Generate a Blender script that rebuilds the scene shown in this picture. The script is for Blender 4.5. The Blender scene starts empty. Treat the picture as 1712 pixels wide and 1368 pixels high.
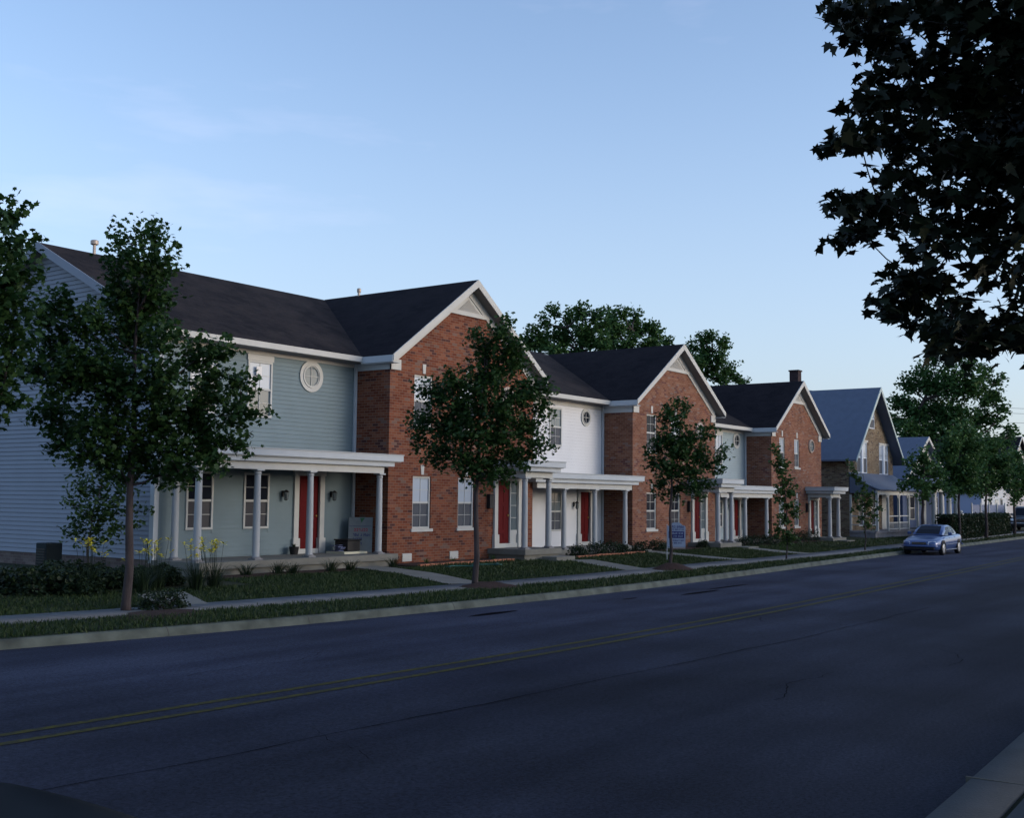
import bpy, math, random
import numpy as np
from mathutils import Vector, Matrix
R = math.radians
C = bpy.context.scene.collection
# ------------------------------------------------------------------ camera
sc = bpy.context.scene
cam = bpy.data.objects.new("camera", bpy.data.cameras.new("camera")); C.objects.link(cam)
_y, _p, _r = R(54.0038), R(4.45057), R(0.600762)
_f = Vector((math.sin(_y)*math.cos(_p), math.cos(_y)*math.cos(_p), math.sin(_p)))
_x = Vector((math.cos(_y), -math.sin(_y), 0)); _u = _x.cross(_f)
_x, _u = math.cos(_r)*_x + math.sin(_r)*_u, -math.sin(_r)*_x + math.cos(_r)*_u
cam.matrix_world = Matrix(((_x[0], _u[0], -_f[0], 0), (_x[1], _u[1], -_f[1], 0), (_x[2], _u[2], -_f[2], 2.2), (0, 0, 0, 1)))
cam.data.sensor_width = 36; cam.data.sensor_fit = 'HORIZONTAL'; cam.data.lens = 36*1924.47/1712
cam.data.clip_end = 3000; sc.camera = cam
# ------------------------------------------------------------------ sky, sun, exposure
SUN_EL, SUN_AZ = R(9.0), R(156.0)          # azimuth clockwise from +Y
w = bpy.data.worlds.new("World"); sc.world = w; w.use_nodes = True
nt = w.node_tree; nt.nodes.clear()
def nd(t, k, **kw):
    n = t.nodes.new(k)
    for a, b in kw.items():
        if a[0] == 'i' and a[1:].isdigit(): n.inputs[int(a[1:])].default_value = b
        else: setattr(n, a, b)
    return n
out = nd(nt, 'ShaderNodeOutputWorld'); bg = nd(nt, 'ShaderNodeBackground')
sky = nd(nt, 'ShaderNodeTexSky', sky_type='NISHITA', sun_disc=False, sun_elevation=SUN_EL, sun_rotation=SUN_AZ,
         altitude=200, air_density=1.0, dust_density=1.8, ozone_density=3.0)
tc = nd(nt, 'ShaderNodeTexCoord'); mp = nd(nt, 'ShaderNodeMapping'); mp.inputs['Scale'].default_value = (1, 1, 4.5)
nz = nd(nt, 'ShaderNodeTexNoise'); nz.inputs['Scale'].default_value = 3.2; nz.inputs['Detail'].default_value = 5; nz.inputs['Roughness'].default_value = .55
cr = nd(nt, 'ShaderNodeValToRGB'); cr.color_ramp.elements[0].position = .60; cr.color_ramp.elements[1].position = .82
cr.color_ramp.elements[1].color = (.07, .07, .07, 1)
mx = nd(nt, 'ShaderNodeMixRGB'); mx.inputs[2].default_value = (7.5, 6.0, 6.8, 1)
hs = nd(nt, 'ShaderNodeHueSaturation'); hs.inputs['Saturation'].default_value = .88
L = nt.links.new
L(tc.outputs['Generated'], mp.inputs['Vector']); L(mp.outputs[0], nz.inputs['Vector']); L(nz.outputs[0], cr.inputs[0])
tn = nd(nt, 'ShaderNodeMixRGB', blend_type='MULTIPLY'); tn.inputs[0].default_value = 1; tn.inputs[2].default_value = (1.10, 1.04, 1.05, 1)
L(sky.outputs[0], hs.inputs['Color']); L(hs.outputs[0], tn.inputs[1]); L(tn.outputs[0], mx.inputs[1]); L(cr.outputs[0], mx.inputs[0]); sz = nd(nt, 'ShaderNodeSeparateXYZ'); L(tc.outputs['Generated'], sz.inputs[0])
hz = nd(nt, 'ShaderNodeMapRange'); hz.interpolation_type = 'SMOOTHSTEP'; hz.inputs[1].default_value = -.02; hz.inputs[2].default_value = .42; hz.inputs[3].default_value = .55; hz.inputs[4].default_value = 0; L(sz.outputs[2], hz.inputs[0])
hm = nd(nt, 'ShaderNodeMixRGB'); hm.inputs[2].default_value = (1.62, 1.80, 2.25, 1); L(hz.outputs[0], hm.inputs[0]); L(mx.outputs[0], hm.inputs[1]); L(hm.outputs[0], bg.inputs[0])
bg.inputs[1].default_value = 0.15; L(bg.outputs[0], out.inputs[0])
sun = bpy.data.objects.new("sun", bpy.data.lights.new("sun", 'SUN')); C.objects.link(sun)
sun.data.energy = 0.40; sun.data.angle = R(28); sun.data.color = (1.0, .92, .84)
sd = Vector((math.sin(SUN_AZ)*math.cos(SUN_EL), math.cos(SUN_AZ)*math.cos(SUN_EL), math.sin(SUN_EL)))
sun.rotation_euler = sd.to_track_quat('Z', 'Y').to_euler()
sc.view_settings.view_transform = 'Standard'; sc.view_settings.look = 'None'; sc.view_settings.gamma = 1
sc.view_settings.exposure = 1.28; sc.view_settings.use_curve_mapping = False
# ------------------------------------------------------------------ materials
MATS = {}
def mat(name, col, rough=.8, spec=.3, metal=0, noise=0, nscale=5, bump=0, bscale=40, coat=0, trans=0, col2=None, stretch=None, emis=None):
    if name in MATS: return MATS[name]
    m = bpy.data.materials.new(name); m.use_nodes = True; t = m.node_tree; b = t.nodes['Principled BSDF']
    b.inputs['Base Color'].default_value = (*col, 1); b.inputs['Roughness'].default_value = rough
    b.inputs['Specular IOR Level'].default_value = spec; b.inputs['Metallic'].default_value = metal
    b.inputs['Coat Weight'].default_value = coat; b.inputs['Coat Roughness'].default_value = .05
    l = t.links.new
    if noise or bump or col2:
        tc = nd(t, 'ShaderNodeTexCoord'); mp = nd(t, 'ShaderNodeMapping'); l(tc.outputs['Object'], mp.inputs[0])
        if stretch: mp.inputs['Scale'].default_value = stretch
    if noise or col2:
        n = nd(t, 'ShaderNodeTexNoise'); n.inputs['Scale'].default_value = nscale; n.inputs['Detail'].default_value = 6; l(mp.outputs[0], n.inputs['Vector'])
        r = nd(t, 'ShaderNodeValToRGB'); r.color_ramp.elements[0].position = .3; r.color_ramp.elements[1].position = .7
        c2 = col2 or tuple(min(1, c*(1+noise)) for c in col); c1 = col if col2 else tuple(c*(1-noise) for c in col)
        r.color_ramp.elements[0].color = (*c1, 1); r.color_ramp.elements[1].color = (*c2, 1)
        l(n.outputs[0], r.inputs[0]); l(r.outputs[0], b.inputs['Base Color'])
    if bump:
        n2 = nd(t, 'ShaderNodeTexNoise'); n2.inputs['Scale'].default_value = bscale; n2.inputs['Detail'].default_value = 4; l(mp.outputs[0], n2.inputs['Vector'])
        bu = nd(t, 'ShaderNodeBump'); bu.inputs['Strength'].default_value = bump; bu.inputs['Distance'].default_value = .02
        l(n2.outputs[0], bu.inputs['Height']); l(bu.outputs[0], b.inputs['Normal'])
    MATS[name] = m; return m
def wallvec(t):
    """(x or y, z) coordinates for textures laid on vertical walls, chosen by the face's own normal"""
    l = t.links.new
    tc = nd(t, 'ShaderNodeTexCoord'); sx = nd(t, 'ShaderNodeSeparateXYZ'); l(tc.outputs['Object'], sx.inputs[0])
    ge = nd(t, 'ShaderNodeNewGeometry'); sn = nd(t, 'ShaderNodeSeparateXYZ'); l(ge.outputs['True Normal'], sn.inputs[0])
    ab = nd(t, 'ShaderNodeMath', operation='ABSOLUTE'); l(sn.outputs[0], ab.inputs[0])
    gt = nd(t, 'ShaderNodeMath', operation='GREATER_THAN'); l(ab.outputs[0], gt.inputs[0]); gt.inputs[1].default_value = .7
    mxx = nd(t, 'ShaderNodeMix'); mxx.data_type = 'FLOAT'; l(gt.outputs[0], mxx.inputs[0]); l(sx.outputs[0], mxx.inputs[2]); l(sx.outputs[1], mxx.inputs[3])
    co = nd(t, 'ShaderNodeCombineXYZ'); l(mxx.outputs[0], co.inputs[0]); l(sx.outputs[2], co.inputs[1])
    return co.outputs[0]
def brickmat(name, ramp, mortar, sat=1):
    m = bpy.data.materials.new(name); m.use_nodes = True; t = m.node_tree; b = t.nodes['Principled BSDF']; l = t.links.new
    b.inputs['Roughness'].default_value = .9; b.inputs['Specular IOR Level'].default_value = .2
    v = wallvec(t)
    br = nd(t, 'ShaderNodeTexBrick'); l(v, br.inputs['Vector'])
    br.inputs['Color1'].default_value = (0, 0, 0, 1); br.inputs['Color2'].default_value = (1, 1, 1, 1); br.inputs['Mortar'].default_value = (0, 0, 0, 1)
    br.inputs['Scale'].default_value = 1; br.inputs['Brick Width'].default_value = .215; br.inputs['Row Height'].default_value = .077
    br.inputs['Mortar Size'].default_value = .006; br.inputs['Mortar Smooth'].default_value = .2
    r = nd(t, 'ShaderNodeValToRGB'); r.color_ramp.interpolation = 'CONSTANT'
    el = r.color_ramp.elements; el[0].position = 0; el[0].color = (*ramp[0][1], 1); el[1].position = ramp[1][0]; el[1].color = (*ramp[1][1], 1)
    for p, c in ramp[2:]:
        e = el.new(p); e.color = (*c, 1)
    l(br.outputs['Color'], r.inputs[0])
    n = nd(t, 'ShaderNodeTexNoise'); n.inputs['Scale'].default_value = .9; n.inputs['Detail'].default_value = 7; l(v, n.inputs['Vector'])
    rr = nd(t, 'ShaderNodeMapRange'); rr.inputs[1].default_value = .3; rr.inputs[2].default_value = .7; rr.inputs[3].default_value = .70; rr.inputs[4].default_value = 1.12; l(n.outputs[0], rr.inputs[0])
    mu = nd(t, 'ShaderNodeMixRGB', blend_type='MULTIPLY'); mu.inputs[0].default_value = 1; l(r.outputs[0], mu.inputs[1]); l(rr.outputs[0], mu.inputs[2])
    mm = nd(t, 'ShaderNodeMixRGB'); l(br.outputs['Fac'], mm.inputs[0]); l(mu.outputs[0], mm.inputs[1]); mm.inputs[2].default_value = (*mortar, 1)
    l(mm.outputs[0], b.inputs['Base Color'])
    bu = nd(t, 'ShaderNodeBump', invert=True); bu.inputs['Strength'].default_value = .6; bu.inputs['Distance'].default_value = .008
    l(br.outputs['Fac'], bu.inputs['Height']); l(bu.outputs[0], b.inputs['Normal'])
    MATS[name] = m; return m
M_brick = brickmat('red_brick', [(0, (0.1308, 0.0363, 0.0193)), (.16, (0.1571, 0.0495, 0.0262)), (.38, (0.1834, 0.0618, 0.0330)), (.6, (0.1486, 0.0576, 0.0392)), (.74, (0.2012, 0.0796, 0.0468)), (.86, (0.0735, 0.0295, 0.0268)), (.93, (0.1571, 0.0954, 0.0778))], (0.1741, 0.1229, 0.0970))
M_brick2 = brickmat('orange_brick', [(0, (0.1525, 0.0578, 0.0330)), (.16, (0.1765, 0.0719, 0.0420)), (.38, (0.2004, 0.0894, 0.0551)), (.6, (0.1688, 0.0753, 0.0517)), (.74, (0.2167, 0.1075, 0.0695)), (.86, (0.1161, 0.0437, 0.0385)), (.93, (0.1842, 0.1216, 0.1033))], (0.2004, 0.1465, 0.1246))
M_tan = brickmat('tan_brick', [(0, (0.1404, 0.1032, 0.0630)), (.16, (0.1685, 0.1290, 0.0819)), (.4, (0.1872, 0.1496, 0.1008)), (.6, (0.1217, 0.0826, 0.0567)), (.8, (0.2059, 0.1703, 0.1197)), (.92, (0.0749, 0.0516, 0.0441))], (0.1778, 0.1651, 0.1512))
M_found = brickmat('foundation_block', [(0, (0.112, 0.084, 0.084)), (.2, (0.140, 0.112, 0.105)), (.5, (0.126, 0.098, 0.098)), (.8, (0.161, 0.133, 0.126))], (0.154, 0.133, 0.126))
M_blue = mat('blue_green_siding', (.150, .205, .232), .75, noise=.06, nscale=1.5, bump=.05)
M_blue3 = mat('grey_blue_siding', (.26, .33, .37), .75, noise=.05, nscale=1.5)
M_white = mat('white_siding', (.60, .62, .65), .7, noise=.03, nscale=1.2)
M_side = mat('shaded_siding', (.23, .265, .33), .7, noise=.04, nscale=1.2, bump=.04)  # white gable siding with its blue shade painted into the colour
M_trim = mat('white_trim', (.44, .45, .44), .6, noise=.05, nscale=3)
M_col = mat('column_paint', (.34, .365, .39), .5, noise=.05, nscale=2)
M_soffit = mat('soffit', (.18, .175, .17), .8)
M_blue_trim = mat('pale_blue_trim', (.41, .45, .49), .6, noise=.04, nscale=2)
M_door = mat('red_door_paint', (.090, .003, .005), .65, spec=.12, noise=.06, nscale=2)
M_dark = mat('black_metal', (.015, .015, .017), .5)
M_concrete = mat('concrete', (.16, .16, .145), .9, noise=.14, nscale=2.2, bump=.25, bscale=60)
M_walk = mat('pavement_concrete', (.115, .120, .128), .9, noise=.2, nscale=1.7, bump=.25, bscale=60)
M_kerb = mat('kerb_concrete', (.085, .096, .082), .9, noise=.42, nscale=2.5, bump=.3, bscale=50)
M_deckside = mat('dark_deck_side', (.10, .085, .08), .9, noise=.1, nscale=4)
def roofmat(name, c1, c2, c3):
    m = bpy.data.materials.new(name); m.use_nodes = True; t = m.node_tree; b = t.nodes['Principled BSDF']; l = t.links.new
    b.inputs['Roughness'].default_value = .95; b.inputs['Specular IOR Level'].default_value = .12
    tc = nd(t, 'ShaderNodeTexCoord'); sx = nd(t, 'ShaderNodeSeparateXYZ'); l(tc.outputs['Object'], sx.inputs[0])
    ge = nd(t, 'ShaderNodeNewGeometry'); sn = nd(t, 'ShaderNodeSeparateXYZ'); l(ge.outputs['True Normal'], sn.inputs[0])
    ab = nd(t, 'ShaderNodeMath', operation='ABSOLUTE'); l(sn.outputs[0], ab.inputs[0])
    gt = nd(t, 'ShaderNodeMath', operation='GREATER_THAN'); l(ab.outputs[0], gt.inputs[0]); gt.inputs[1].default_value = .3
    mm = nd(t, 'ShaderNodeMix'); mm.data_type = 'FLOAT'; l(gt.outputs[0], mm.inputs[0]); l(sx.outputs[0], mm.inputs[2]); l(sx.outputs[1], mm.inputs[3])
    co = nd(t, 'ShaderNodeCombineXYZ'); l(mm.outputs[0], co.inputs[0]); l(sx.outputs[2], co.inputs[1])
    br = nd(t, 'ShaderNodeTexBrick'); l(co.outputs[0], br.inputs['Vector']); br.inputs['Scale'].default_value = 1
    br.inputs['Brick Width'].default_value = .30; br.inputs['Row Height'].default_value = .11; br.inputs['Mortar Size'].default_value = .004; br.inputs['Mortar Smooth'].default_value = .6
    br.inputs['Color1'].default_value = (*c1, 1); br.inputs['Color2'].default_value = (*c2, 1); br.inputs['Mortar'].default_value = tuple(x*.55 for x in c1)+(1,)
    n = nd(t, 'ShaderNodeTexNoise'); n.inputs['Scale'].default_value = .8; n.inputs['Detail'].default_value = 8; n.inputs['Roughness'].default_value = .7; l(tc.outputs['Object'], n.inputs['Vector'])
    r = nd(t, 'ShaderNodeValToRGB'); r.color_ramp.elements[0].position = .42; r.color_ramp.elements[1].position = .62; l(n.outputs[0], r.inputs[0]); r.color_ramp.elements[1].color = (.7, .7, .7, 1)
    mi = nd(t, 'ShaderNodeMixRGB'); l(r.outputs[0], mi.inputs[0]); l(br.outputs[0], mi.inputs[1]); mi.inputs[2].default_value = (*c3, 1)
    n3 = nd(t, 'ShaderNodeTexNoise'); n3.inputs['Scale'].default_value = 14; n3.inputs['Detail'].default_value = 6; n3.inputs['Roughness'].default_value = .8; l(tc.outputs['Object'], n3.inputs['Vector'])
    m3 = nd(t, 'ShaderNodeMapRange'); m3.inputs[3].default_value = .3; m3.inputs[4].default_value = 1.7; l(n3.outputs[0], m3.inputs[0])
    mu = nd(t, 'ShaderNodeMixRGB', blend_type='MULTIPLY'); mu.inputs[0].default_value = 1; l(mi.outputs[0], mu.inputs[1]); l(m3.outputs[0], mu.inputs[2])
    l(mu.outputs[0], b.inputs['Base Color'])
    bu = nd(t, 'ShaderNodeBump', invert=True); bu.inputs['Strength'].default_value = .5; bu.inputs['Distance'].default_value = .01
    l(br.outputs['Fac'], bu.inputs['Height']); l(bu.outputs[0], b.inputs['Normal'])
    return m
M_roof = roofmat('asphalt_shingles', (0.0105, 0.0094, 0.0117), (0.0210, 0.0180, 0.0203), (0.0345, 0.0288, 0.0289))
M_roof2 = roofmat('dark_shingles', (0.0080, 0.0075, 0.0112), (0.0144, 0.0128, 0.0168), (0.0176, 0.0150, 0.0192))
M_metalroof = mat('grey_blue_metal_roof', (.085, .11, .165), .6, spec=.4, noise=.08, nscale=3)
def glass(name, c, rough=.03, spec=.9):
    m = mat(name, c, rough, spec=spec); m.node_tree.nodes['Principled BSDF'].inputs['IOR'].default_value = 1.7; return m
M_pane_blind = glass('glass_over_white_blind', (.40, .46, .54), .10, .35)
M_pane_mid = glass('glass_over_curtain', (.12, .15, .17), .06, .35)
M_pane_dark = glass('dark_glass', (.012, .015, .024), .08, .12); M_pane_dark.node_tree.nodes['Principled BSDF'].inputs['IOR'].default_value = 1.4
M_screen = mat('insect_screen', (.055, .065, .085), .55, spec=.3, noise=.1, nscale=8)
M_screen_d = mat('dark_insect_screen', (.018, .020, .032), .5, spec=.35, noise=.1, nscale=8)
def leafmat(name, c1, c2, tr=.25):
    m = bpy.data.materials.new(name); m.use_nodes = True; t = m.node_tree; b = t.nodes['Principled BSDF']; l = t.links.new
    at = nd(t, 'ShaderNodeAttribute'); at.attribute_name = 'tint'
    r = nd(t, 'ShaderNodeValToRGB'); r.color_ramp.elements[0].color = (*c1, 1); r.color_ramp.elements[1].color = (*c2, 1); l(at.outputs['Fac'], r.inputs[0])
    l(r.outputs[0], b.inputs['Base Color']); b.inputs['Roughness'].default_value = .55; b.inputs['Specular IOR Level'].default_value = .25
    tl = nd(t, 'ShaderNodeBsdfTranslucent'); l(r.outputs[0], tl.inputs[0]); ms = nd(t, 'ShaderNodeMixShader'); ms.inputs[0].default_value = tr
    l(b.outputs[0], ms.inputs[1]); l(tl.outputs[0], ms.inputs[2]); l(ms.outputs[0], t.nodes['Material Output'].inputs[0])
    return m
M_leaf = leafmat('maple_leaves', (.012, .040, .012), (.040, .088, .022), .3)
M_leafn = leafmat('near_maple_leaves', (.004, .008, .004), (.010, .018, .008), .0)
M_leafy = leafmat('young_leaves', (.030, .064, .018), (.060, .11, .032), .35)
M_leafd = leafmat('shrub_leaves', (.010, .022, .011), (.024, .044, .018))
M_leafb = leafmat('far_tree_leaves', (.030, .080, .026), (.068, .140, .042), .3)
M_grass = leafmat('grass_blades', (.010, .027, .008), (.034, .058, .015), .15)
M_leafw = leafmat('bright_shrub_leaves', (.020, .048, .016), (.050, .100, .030), .3)
M_petal = mat('yellow_petals', (.55, .48, .04), .6)
M_petal_v = mat('violet_petals', (.10, .06, .30), .6)
M_bark = mat('bark', (.052, .042, .044), .95, noise=.35, nscale=9, bump=.6, bscale=30, stretch=(1, 1, .25))
M_mulch = mat('mulch', (.034, .017, .014), 1, noise=.5, nscale=25, bump=1, bscale=50)
# ------------------------------------------------------------------ mesh helpers
class MB:
    def __init__(s, org=(0, 0, 0)): s.v = []; s.f = []; s.m = []; s.o = org
    def add(s, vs, fs, mi=0):
        n = len(s.v); s.v += [tuple(p) for p in vs]
        for f in fs: s.f.append(tuple(i+n for i in f)); s.m.append(mi)
        return s
    def quad(s, *p, mi=0): return s.add(p, [tuple(range(len(p)))], mi)
    def box(s, x0, x1, y0, y1, z0, z1, mi=0):
        return s.add([(x0, y0, z0), (x1, y0, z0), (x1, y1, z0), (x0, y1, z0), (x0, y0, z1), (x1, y0, z1), (x1, y1, z1), (x0, y1, z1)],
                     [(0, 3, 2, 1), (4, 5, 6, 7), (0, 1, 5, 4), (1, 2, 6, 5), (2, 3, 7, 6), (3, 0, 4, 7)], mi)
    def prismY(s, poly, y0, y1, mi=0):      # poly of (x,z)
        n = len(poly); vs = [(x, y0, z) for x, z in poly]+[(x, y1, z) for x, z in poly]
        return s.add(vs, [tuple(range(n)), tuple(range(2*n-1, n-1, -1))]+[(i, i+n, (i+1) % n+n, (i+1) % n) for i in range(n)], mi)
    def prismX(s, poly, x0, x1, mi=0):      # poly of (y,z)
        n = len(poly); vs = [(x0, y, z) for y, z in poly]+[(x1, y, z) for y, z in poly]
        return s.add(vs, [tuple(range(n)), tuple(range(2*n-1, n-1, -1))]+[(i, i+n, (i+1) % n+n, (i+1) % n) for i in range(n)], mi)
    def tube(s, pts, rs, n=10, mi=0, cap=True):
        rings = []; rs = [float(r) for r in rs]; pts = [tuple(float(c) for c in q) for q in pts]
        for i, p in enumerate(pts):
            p = Vector(p); a = Vector(pts[max(0, i-1)]); b = Vector(pts[min(len(pts)-1, i+1)]); d = (b-a).normalized()
            h = Vector((1, 0, 0)) if abs(d.x) < .9 else Vector((0, 1, 0)); e1 = d.cross(h).normalized(); e2 = d.cross(e1)
            rings.append([tuple(p+rs[i]*(math.cos(2*math.pi*k/n)*e1+math.sin(2*math.pi*k/n)*e2)) for k in range(n)])
        vs = [q for r in rings for q in r]; fs = []
        for i in range(len(pts)-1):
            for k in range(n): fs.append((i*n+k, i*n+(k+1) % n, (i+1)*n+(k+1) % n, (i+1)*n+k))
        if cap: fs += [tuple(range(n-1, -1, -1)), tuple(range((len(pts)-1)*n, len(pts)*n))]
        return s.add(vs, fs, mi)
    def lathe(s, cx, cy, prof, n=16, mi=0):  # prof (r,z)
        return s.tube([(cx, cy, z) for r, z in prof], [r for r, z in prof], n, mi) if False else s.add(
            [(cx+r*math.cos(2*math.pi*k/n), cy+r*math.sin(2*math.pi*k/n), z) for r, z in prof for k in range(n)],
            [(i*n+k, i*n+(k+1) % n, (i+1)*n+(k+1) % n, (i+1)*n+k) for i in range(len(prof)-1) for k in range(n)]+[tuple(range((len(prof)-1)*n, len(prof)*n))], mi)
    def build(s, name, mats, parent=None, smooth=False, bevel=0):
        me = bpy.data.meshes.new(name); o = s.o
        me.from_pydata([(p[0]-o[0], p[1]-o[1], p[2]-o[2]) for p in s.v], [], s.f)
        if not isinstance(mats, (list, tuple)): mats = [mats]
        for m in mats: me.materials.append(m)
        if len(mats) > 1: me.polygons.foreach_set('material_index', s.m)
        if smooth: me.polygons.foreach_set('use_smooth', [True]*len(s.f))
        me.validate(); me.update()
        ob = bpy.data.objects.new(name, me); C.objects.link(ob)
        if parent: ob.parent = parent
        else: ob.location = o
        if smooth and smooth != 'all':
            md = ob.modifiers.new('e', 'EDGE_SPLIT'); md.split_angle = R(35)
        if bevel:
            md = ob.modifiers.new('b', 'BEVEL'); md.width = bevel; md.segments = 2; md.limit_method = 'ANGLE'
        return ob
def tag(o, label=None, cat=None, group=None, kind=None):
    for k, v in (('label', label), ('category', cat), ('group', group), ('kind', kind)):
        if v: o[k] = v
    return o
def empty(name, loc, label, cat, group=None):
    o = bpy.data.objects.new(name, None); C.objects.link(o); o.location = loc; o.empty_display_size = .3
    return tag(o, label, cat, group)
def raw(name, V, F, tint, mats, org, parent=None, mi=None, smooth=False):
    """numpy mesh: V (n,3), F (m,k) all same k"""
    me = bpy.data.meshes.new(name); k = F.shape[1]
    me.vertices.add(len(V)); me.vertices.foreach_set('co', (V-np.array(org)).astype(np.float32).ravel())
    me.loops.add(F.size); me.loops.foreach_set('vertex_index', F.astype(np.int32).ravel())
    me.polygons.add(len(F)); me.polygons.foreach_set('loop_start', np.arange(0, F.size, k, dtype=np.int32))
    if mi is not None: me.polygons.foreach_set('material_index', mi.astype(np.int32))
    for m in mats: me.materials.append(m)
    me.update(calc_edges=True)
    if tint is not None:
        a = me.attributes.new('tint', 'FLOAT', 'POINT'); a.data.foreach_set('value', tint.astype(np.float32))
    ob = bpy.data.objects.new(name, me); C.objects.link(ob)
    if parent: ob.parent = parent
    else: ob.location = org
    return ob
# ------------------------------------------------------------------ ground
def interp(tab, x):
    xs = [a for a, b in tab]; return float(np.interp(x, xs, [b for a, b in tab]))
def smooth_tab(tab):
    xs = np.arange(-80, 400, 1.0); ys = np.interp(xs, [a for a, b in tab], [b for a, b in tab])
    k = np.exp(-np.linspace(-1.6, 1.6, 9)**2); k /= k.sum(); p = np.pad(ys, 4, mode='edge'); ys2 = np.convolve(p, k, 'valid')
    return list(zip(xs.tolist(), ys2.tolist()))
EDGE = smooth_tab([(-80, 21), (-10, 17.8), (0, 16.9), (6, 16.0), (9, 15.42), (11.6, 14.93), (14, 14.58), (16.8, 14.38), (20.7, 14.2), (26, 14.18), (34, 14.6), (47, 15.35), (59, 15.85), (78, 16.7), (120, 18.8), (400, 33)])
SWF = smooth_tab([(-80, 22.6), (-10, 19.3), (0, 18.2), (6, 17.5), (10, 16.8), (12.6, 16.25), (17, 15.95), (20, 15.75), (23, 15.5), (27, 15.5), (31.5, 15.75), (37, 15.75), (44, 15.95), (55, 16.5), (80, 17.9), (120, 20), (400, 34.2)])
YEL = smooth_tab([(-80, 12.5), (0, 10.15), (6, 9.92), (8.4, 9.78), (10.3, 9.72), (14, 9.6), (17.5, 9.57), (23, 9.65), (33, 10.1), (40, 10.4), (51, 10.95), (80, 12.2), (120, 14), (400, 28)])
NEAR = smooth_tab([(-80, 3.2), (0, 2.2), (8, 2.33), (11.5, 2.5), (20, 2.8), (40, 4.0), (80, 6.2), (120, 8.5), (400, 23)])
XS = sorted(set(list(np.arange(-60, 0, 6.0))+list(np.arange(0, 60, 1.0))+list(np.arange(60, 130, 4.0))+[150, 200, 300, 395]))
M_lawn = mat('lawn_soil', (.008, .015, .006), 1, col2=(.018, .024, .009), nscale=1.6, bump=.8, bscale=45)
M_lawn2 = M_lawn
def loft(name, mats, rows, uvz=None, close=False, kind='structure', xs=XS):
    """rows: list of functions x->(y,z); consecutive rows are joined"""
    mb = MB(); n = len(rows)
    for x in xs:
        for r in rows:
            y, z = r(x); mb.v.append((x, y, z))
    for i in range(len(xs)-1):
        for j in range(n-1):
            mb.f.append((i*n+j, (i+1)*n+j, (i+1)*n+j+1, i*n+j+1)); mb.m.append(0)
    o = mb.build(name, mats, smooth='all'); return tag(o, kind=kind)
def gz(x, y):
    """height of the lawn"""
    e = interp(EDGE, x)
    if y > e: return .135 + .05*min(1, (y-e)/1.4) + .115*min(1, max(0, (y-e-2.8)/4.0))
    n = interp(NEAR, x)
    if y < n: return .13 + .40*min(1, max(0, n-y-2.6)/2)
    return 0
rows = [lambda x: (-300, 1.0), lambda x: (-20, .6)]
rows += [lambda x, d=d: (interp(NEAR, x)-d, gz(x, interp(NEAR, x)-d)) for d in (6, 4.6, 2.7, 2.5, 1.2, .5, .3)]
rows += [lambda x: (interp(NEAR, x)-.25, -.06), lambda x: (interp(EDGE, x)+.10, -.06)]
rows += [lambda x, d=d: (interp(EDGE, x)+d, gz(x, interp(EDGE, x)+d)) for d in (.12, .6, 1.2, 1.8, 2.6, 3.4, 4.2, 5.2, 6.5, 9)]
rows += [lambda x: (60, .3), lambda x: (500, .3)]
g = loft('ground', M_lawn, rows)
M_road = bpy.data.materials.new('asphalt'); M_road.use_nodes = True
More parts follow.
